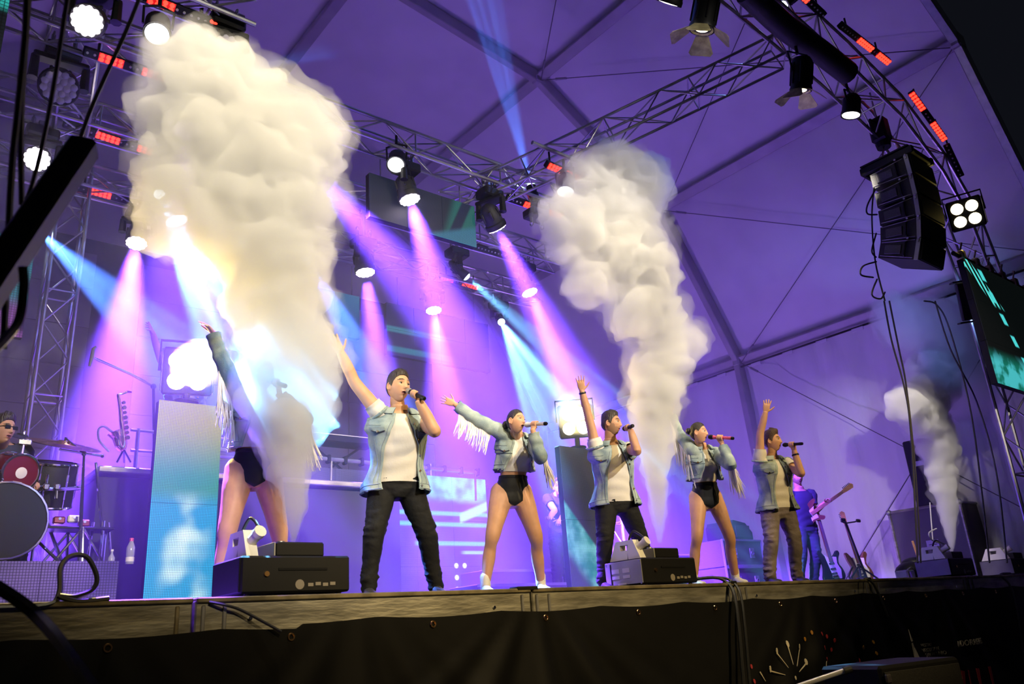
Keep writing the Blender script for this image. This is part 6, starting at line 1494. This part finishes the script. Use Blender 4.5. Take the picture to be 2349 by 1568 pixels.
# ---- dancer-singer in the cropped jacket
f = figure('person', 'woman in cropped fringed denim jacket and black shorts, arm stretched out, silver microphone', dict(Y=.70, k=.94, fem=True, hip=(1173, 1134), neck=(1185, 1004), face_h=-24, face_c=-20, head=(1184, 967), face_hd=12, pitch=6, tilt=-4, hd=-1,
    rfoot=(1114, .05), lfoot=(1241, .0), relb=(1094, 962), rwri=(1041, 925), re=-1, rw=-1, rhand=((995, 908), (1026, 890)), lwri=(1222, 986), lelb=(1243, 1056), lw=-1, le=-1, mic=dict(tail=(1254, 971), sg=-1), skin='b', hair='slick', mouth_open=1.0, thigh=1.12, sock=True, shoe='sole', rk=-.5, lk=.5, curl=.1, spread=1.2, ls_up=.0, leg=.99))
shorts(f); tee(f, .41, 1.10, seed=3, off=.008, name='crop_top'); j_ = jacket(f, .44, open_=.62, flare=.045, seed=6, slv=.90, vest=False, name='cropped_denim_jacket', ragged=.03)
fringe(j_, [lerp(f.RW, f.RE, u / 6) + V((0, 0, -.05)) for u in range(1, 7)] + [lerp(f.RE, f.RS, u / 4) + V((0, 0, -.06)) for u in range(1, 3)], 64, .19, V((-.05, 0, 0)), seed=2)
fringe(j_, [lerp(f.LE, f.LS, u / 5) + f.cl * .05 for u in range(0, 4)] + [lerp(f.LE, f.LW, u / 5) + f.cl * .04 for u in range(1, 3)], 60, .26, V((.05, 0, 0)), seed=3)
microphone(f, 'silver white microphone held by the woman with the outstretched arm', 'micw', 'bone')
# ---- bearded singer
f = figure('person', 'bearded man in denim vest and black jeans, arm raised before a dazzling blinder', dict(Y=.60, k=.985, hip=(1412, 1149), neck=(1399, 986), face_h=-28, face_c=-24, head=(1402, 960), face_hd=26, pitch=2, hd=-1,
    rfoot=(1384, .05), lfoot=(1487, .1), relb=(1346, 940), rwri=(1330, 876), re=1, rw=1, rhand=((1326, 834), (1351, 848)), lwri=(1447, 988), lelb=(1461, 1034), lw=-1, le=-1, mic=dict(tail=(1452, 976), sg=-1), skin='c', hair='fade', stub=True, mouth_open=.3, curl=.1, ls_up=-.02, rk=-.3, lk=.4))
trousers(f, 'jean', belt=False); tee(f, -.04, 1.13, slv=.25, seed=5, off=.022); jacket(f, -.10, open_=.56, flare=.06, seed=8, off=.034); microphone(f, 'black microphone held by the bearded man', 'black', 'black'); wristband(f, f.RE, f.RW, 'cable', 'bracelet')
# ---- singer with the pink microphone
f = figure('person', 'woman in long fringed denim jacket and black shorts singing into a pink microphone', dict(Y=.42, k=.94, fem=True, hip=(1619, 1144), neck=(1610, 1022), face_h=-26, face_c=-22, head=(1603, 993), face_hd=22, pitch=2, hd=-1,
    rfoot=(1592, .1), lfoot=(1687, .0), relb=(1558, 995), rwri=(1538, 946), re=1, rw=1, rhand=((1519, 903), (1536, 905)), lwri=(1657, 1020), lelb=(1677, 1066), lw=-1, le=-1, mic=dict(tail=(1683, 1005), sg=-1), skin='b', hair='ponytail', mouth_open=.6, thigh=1.0, sock=True, shoe='sole', rk=-.3, lk=.4, leg=1.0))
shorts(f); tee(f, .36, 1.10, seed=7, off=.008, name='crop_top'); j_ = jacket(f, .42, open_=.55, flare=.05, seed=9, slv=.92, vest=False, name='cropped_denim_jacket', ragged=.03)
fringe(j_, [lerp(f.RW, f.RE, u / 6) + V((-.04, 0, -.03)) for u in range(1, 7)] + [lerp(f.RE, f.RS, u / 4) + V((-.05, 0, -.04)) for u in range(1, 5)], 90, .34, V((.02, 0, 0)), seed=4)
fringe(j_, [lerp(f.LW, f.LE, u / 5) + V((.05, 0, -.02)) for u in range(1, 6)] + [lerp(f.LE, f.LS, u / 5) + V((.04, 0, -.04)) for u in range(1, 3)], 70, .28, V((.06, 0, 0)), seed=5)
microphone(f, 'pink glittering microphone held by the woman in the long fringed jacket', 'pink', 'black')
# ---- last male singer
f = figure('person', 'man in pale denim vest and brown jeans with a belt pack, arm raised', dict(Y=.45, k=1.0, hip=(1783, 1165), neck=(1768, 1025), face_h=-26, face_c=-22, head=(1772, 1001), face_hd=16, pitch=4, hd=-1,
    rfoot=(1766, .05), lfoot=(1828, .0), relb=(1744, 969), rwri=(1759, 931), re=1, rw=-1, rhand=((1765, 895), (1777, 907)), lwri=(1823, 1038), lelb=(1838, 1086), lw=-1, le=-1, mic=dict(tail=(1841, 1017), sg=-1), skin='a', hair='tousled', hairm='hairb', browc='hairb', mouth_open=.7, curl=.2))
trousers(f, 'jean2', r=(.112, .102, .082, .078, .070, .066), amp=.014); tee(f, -.02, 1.13, slv=.42, seed=11, off=.021); jacket(f, -.06, open_=.40, flare=.05, seed=12, off=.033); microphone(f, 'long black microphone held by the man with the belt pack', 'black', 'black'); wristband(f, f.LE, f.LW, 'black', 'watch', .85, .034)
q = torso_pt(f, -.02, -.5, .035); mb = MB(); mb.box(q, (.065, .03, .095), RZ(0), bev=.006); bp_ = part(f.p, mb, 'belt_pack', 'black', False)
mb = MB(); mb.ball(q + V((.01, -.018, .03)), .006, nu=8, nv=6); part(bp_, mb, 'indicator', 'ledr')
# ---- dancer hidden by the smoke
f = figure('person', 'woman with raised arm in fringed jacket, mostly hidden behind the biggest smoke column', dict(Y=.92, k=.99, fem=True, hip=(580, 1085), neck=(594, 905), face_h=-14, face_c=-14, head=(604, 862), face_hd=10, hd=-1,
    rfoot=(504, .1), lfoot=(655, .0), relb=(508, 820), rwri=(489, 764), re=-1, rw=1, rhand=((459, 724), (470, 745)), lwri=(640, 905), lelb=(700, 960), lw=-1, le=-1, mic=dict(tail=(655, 885), sg=-1), skin='b', hair='ponytail', thigh=1.12, sock=True, shoe='sole', rk=-.4, lk=.4))
shorts(f); tee(f, .36, 1.10, seed=13, off=.008, name='crop_top'); j_ = jacket(f, .34, open_=.55, flare=.05, seed=14, slv=.92, vest=False, name='cropped_denim_jacket', ragged=.03)
fringe(j_, [lerp(f.RE, f.RS, u / 5) + V((-.03, 0, -.05)) for u in range(0, 6)], 70, .34, V((.0, 0, 0)), seed=6); fringe(j_, [lerp(f.LE, f.LS, u / 5) + V((.04, 0, -.04)) for u in range(0, 4)], 60, .32, V((.07, 0, 0)), seed=7)
microphone(f, 'microphone of the woman hidden in the biggest smoke column', 'black')
# ---- dancer behind the blinder
f = figure('person', 'woman behind the left blinder with one bare arm raised, dim violet'.replace('left ', 'dazzling '), dict(Y=2.6, k=.95, fem=True, hip=(432, 1010), neck=(424, 868), face_h=-10, face_c=-10, head=(430, 830), face_hd=8, hd=-1,
    rfoot=(400, .1), lfoot=(470, .0), relb=(362, 806), rwri=(350, 762), re=-1, rw=-1, rhand=((338, 738), (346, 742)), lwri=(470, 860), lelb=(480, 900), lw=-1, le=-1, skin='b', hair='slick', vox=.012))
shorts(f); tee(f, .36, 1.10, seed=15, name='crop_top'); jacket(f, .40, open_=.55, seed=16, name='denim_vest', pockets=False)
# ---- guitarist
f = figure('person', 'guitarist in dark t-shirt behind the man with the belt pack', dict(Y=2.0, k=1.0, hip=(1846, 1210), neck=(1832, 1108), face_h=-20, face_c=-30, head=(1826, 1082), face_hd=-30, hd=-1, ra_up=False,
    rfoot=(1835, .05), lfoot=(1868, .0), relb=(1812, 1160), rwri=(1838, 1176), re=1, rw=-1, lelb=(1868, 1176), lwri=(1893, 1152), lw=-1, le=-1, skin='a', hair='short', stub=True, vox=.011))
trousers(f, 'navy', r=(.115, .105, .088, .08, .07, .066)); tee(f, -.12, 1.13, 'navy', slv=.55, seed=17, off=.02)
nk = f.LW + V((0, -.03, .02)); gu = (nk - (f.RW + V((0, -.06, -.05)))).normalized()
guitar(f.RW + V((.0, -.10, -.06)) - gu * .22, gu, (-.35, -1, .15), 'cream and sunburst electric guitar played by the guitarist', 'rosew', 'wood', 'wood')
# ---- keyboard player in the dark behind the grey led column
f = figure('person', 'dark figure of a keyboard player half hidden behind the grey led column', dict(Y=3.6, k=1.0, hip=(1290, 1215), neck=(1286, 1138), face_h=-30, face_c=-30, head=(1284, 1116), face_hd=-50, ra_up=False, rfoot=(1280, .05), lfoot=(1302, 0), relb=(1272, 1170), rwri=(1262, 1186), lelb=(1300, 1172), lwri=(1286, 1190), hd=-1, skin='a', hair='short', vox=.014))
trousers(f, 'jean', belt=False); tee(f, -.1, 1.13, 'navy', slv=.5, seed=19, off=.02)
# ---- drummer
f = figure('person', 'drummer in dark shirt and sunglasses at the picture edge behind the tom', dict(Y=3.2, k=1.0, hip=(2, 1170), neck=(2, 1030), face_h=10, face_c=14, head=(8, 985), face_hd=30, ra_up=False, rfoot=(-40, -.3), lfoot=(35, -.3), relb=(-35, 1080), rwri=(-10, 1110), lelb=(40, 1090), lwri=(70, 1105), re=-1, le=-1, hd=-1, skin='c', hair='tousled', vox=.012))
tee(f, -.1, 1.13, 'navy', slv=.5, seed=21, off=.02); trousers(f, 'jean', belt=False)
mb = MB()
for s_ in (-1, 1): mb.box((s_ * .032, .092, .006), (.05, .006, .032), f.X, bev=.003); mb.tube([f.X @ V((s_ * .056, .09, .012)), f.X @ V((s_ * .078, .0, .008))], .003, 4)
mb.box((0, .098, .010), (.016, .005, .006), f.X); part(f.p, mb, 'sunglasses', 'black', False)
t = thing('drum_stool', 'black drum stool under the drummer', 'stool', (f.H.x, f.H.y + .05, RZ_)); mb = MB(); mb.cyl((f.H.x, f.H.y + .05, f.H.z - .22), (f.H.x, f.H.y + .05, f.H.z - .13), .17, n=18); part(t, mb, 'seat', 'black'); mb = MB(); mb.cyl((f.H.x, f.H.y + .05, RZ_), (f.H.x, f.H.y + .05, f.H.z - .2), .025, n=8); part(t, mb, 'post', 'chrome')
# ================================================================ SMOKE COLUMNS
def smoke_mesh(name, blobs, Y, seed, voxel=.045, sat=5, Yd=0.0, disp=.07, ns=1.0, grow=1.0):
    """blobs: pixel centre x, y and pixel radius of the billows along the column; each is a cloud of overlapping puffs"""
    rnd = random.Random(seed); mb = MB()
    for i, (px, py, r) in enumerate(blobs):
        Yi = Y + Yd * i / max(1, len(blobs) - 1); c = at(px, py, Yi); R_ = r * grow * (c - EYE).dot(CF) / FPX
        mb.ball(c, R_, nu=16, nv=10)
        if i and r < 60 and i < 9:
            for u in (.25, .5, .75): mb.ball(lerp(pc, c, u), lerp(pr, R_, u), nu=14, nv=9)
        pc, pr = c, R_
        if r > 22:
            for k in range(sat):
                th, ph = rnd.uniform(0, 2 * pi), rnd.uniform(-.9, .9); d = V((cos(th) * cos(ph), sin(th) * cos(ph), sin(ph))); q = rnd.uniform(.28, .5); mb.ball(c + d * R_ * (1.0 - q * .35), R_ * q, nu=10, nv=7)
    vs, fs = remesh(mb, name, voxel, 1); out = []
    me = bpy.data.meshes.new('tmp'); me.from_pydata(vs, [], fs); me.update(); nr = [v.normal.copy() for v in me.vertices]; zb = min(v.z for v in vs); bpy.data.meshes.remove(me)
    for v, n in zip(vs, nr):
        h = min(1, max(0, (v.z - zb) / 1.6)); p = V(v) + V((seed, 0, 0)); d = 0; a = 1.0; s = 3.2 * ns
        for o_ in range(5):
            d += a * (1 - 2 * abs(noise.noise(p * s))); a *= .52; s *= 2.1
        out.append(v + n * (d - .55) * disp * (.12 + .88 * h))
    B = MB(); B.add(out, fs); vs, fs = remesh(B, name, voxel, 0); B = MB(); B.add(vs, fs); return B
def smoke(name, label, blobs, Y, dens, seed, voxel=.045, sat=6, mat=None, Yd=0.0, disp=.09, ns=1.1, jet=0):
    P0 = at(blobs[0][0], blobs[0][1], Y); t = thing(name, label, 'smoke', tuple(P0), 'smoke columns from the stage machines'); m1, m2 = mat or ('smoke', 'veil')
    part(t, smoke_mesh('core', blobs, Y, seed, voxel, sat, Yd, disp * 1.15, ns * 1.2, .93), 'core', m1)
    part(t, smoke_mesh('veil', blobs, Y, seed + 1, voxel, sat, Yd, disp * 1.6, ns * 1.3, 1.0), 'veil', m2)
    if jet: part(t, smoke_mesh('jet', [(x, y, r * .8) for x, y, r in blobs[:jet]], Y, seed + 2, .014, 3, Yd * jet / len(blobs), .02, ns * 1.6, 1.0), 'jet', 'jet')
    return t
def smokemat(name, dens, col=(.992, .99, .985), lo=.25, sc=1.6, an=.1):
    m = bpy.data.materials.new(name); m.use_nodes = True; nt = m.node_tree; nt.nodes.clear(); L = nt.links.new
    o = nt.nodes.new('ShaderNodeOutputMaterial'); v = nt.nodes.new('ShaderNodeVolumeScatter'); v.inputs['Color'].default_value = (*col, 1); v.inputs['Anisotropy'].default_value = an
    v.inputs['Density'].default_value = dens
    L(v.outputs[0], o.inputs['Volume']); return m
M['smoke'] = smokemat('dense_white_smoke', 5.5); M['veil'] = smokemat('soft_smoke_edge', 1.0)
M['jet'] = smokemat('dense_smoke_jet', 6.0)
M['smoked'] = smokemat('denser_smoke_jet', 9.0)
M['smoke2'] = smokemat('thin_white_smoke', 2.2); M['veil2'] = smokemat('thin_smoke_edge', .8)
M['veil4'] = smokemat('blinder_halo_smoke', .35)
M['smoke3'] = smokemat('wispy_blue_lit_smoke', .7); M['veil3'] = smokemat('wispy_smoke_edge', .4)
A = [(672, 1240, 10), (675, 1205, 18), (674, 1165, 28), (670, 1120, 36), (664, 1070, 44), (655, 1020, 56), (655, 970, 72), (664, 915, 94), (670, 860, 100), (660, 800, 98), (600, 800, 50), (640, 740, 90), (640, 680, 98), (625, 620, 104), (610, 560, 112), (650, 500, 110), (560, 490, 104), (470, 520, 80), (390, 515, 56), (640, 430, 108), (520, 420, 108), (420, 440, 74), (680, 350, 92), (560, 340, 112), (440, 340, 92), (380, 380, 54), (690, 290, 72), (600, 260, 92), (480, 250, 104), (390, 260, 64), (440, 170, 84), (520, 180, 72), (400, 150, 56), (445, 105, 34), (590, 195, 44)]
smoke('smoke_column', 'biggest smoke column, yellow white, rising from the machine beside the first male singer', A, .28, 5.5, 3, .026, Yd=.35, jet=7)
B2 = [(1513, 1240, 8), (1512, 1205, 14), (1510, 1160, 20), (1506, 1110, 26), (1502, 1060, 32), (1500, 1010, 38), (1500, 960, 46), (1505, 905, 52), (1512, 850, 56), (1520, 800, 52), (1570, 790, 34), (1500, 750, 66), (1590, 765, 20), (1455, 720, 60), (1470, 660, 78), (1440, 600, 92), (1420, 540, 96), (1400, 570, 84), (1330, 530, 66), (1290, 490, 42), (1400, 480, 78), (1440, 440, 84), (1360, 430, 66), (1400, 395, 64), (1480, 410, 48), (1300, 560, 40), (1350, 640, 52)]
smoke('smoke_column', 'second smoke column, cream white, rising between the bearded man and the pink microphone singer', B2, .46, 5.5, 9, .026, Yd=.3, jet=8)
C2 = [(2183, 1262, 6), (2180, 1225, 12), (2176, 1180, 20), (2168, 1130, 28), (2160, 1080, 32), (2150, 1030, 38), (2140, 980, 44), (2110, 960, 40), (2120, 915, 52), (2080, 930, 40), (2150, 880, 50), (2130, 845, 44), (2170, 840, 34)]
smoke('smoke_column', 'third smoke column in front of the tall flight case, dense lower half', C2, .42, 5, 12, .026, sat=5, disp=.06, mat=('smoked', 'veil'), jet=6)
C3 = [(2140, 800, 60), (2200, 800, 56), (2110, 760, 54), (2060, 740, 44), (2190, 870, 60), (2230, 930, 52), (2160, 740, 46), (2040, 710, 30), (2240, 860, 44)]
smoke('smoke_cloud', 'thin upper cloud of the third smoke column beside the big side screen', C3, .42, 1, 15, .06, mat=('smoke2', 'veil2'), disp=.12)
D2 = [(2318, 1262, 10), (2316, 1225, 22), (2312, 1185, 34), (2318, 1140, 46), (2340, 1120, 48), (2285, 1130, 34), (2330, 1080, 30)]
smoke('smoke_cloud', 'blue lit puff of smoke over the machine at the far end of the stage', D2, .50, 1, 18, .05, mat=('smoke3', 'veil3'), disp=.08)

for nm, (px, py), Y_, lab in (('glow', (452, 846), 1.62, 'faint smoke puff added for a yellow halo around the blinder on the green led column'), ('glow', (1338, 952), 1.68, 'faint smoke puff added for a yellow halo around the blinder behind the bearded singer')):
    bl = [(px, py + 12, 34), (px + 20, py - 20, 46), (px - 30, py - 6, 40), (px, py - 8, 56)]  # added puff that catches the blinder light as a glare halo
    P0 = at(px, py, Y_); t = thing('smoke_cloud', lab, 'smoke', tuple(P0), 'smoke columns from the stage machines'); part(t, smoke_mesh('veil', bl, Y_, 31, .06, 6, 0, .12, 1.0), 'veil', 'veil4')
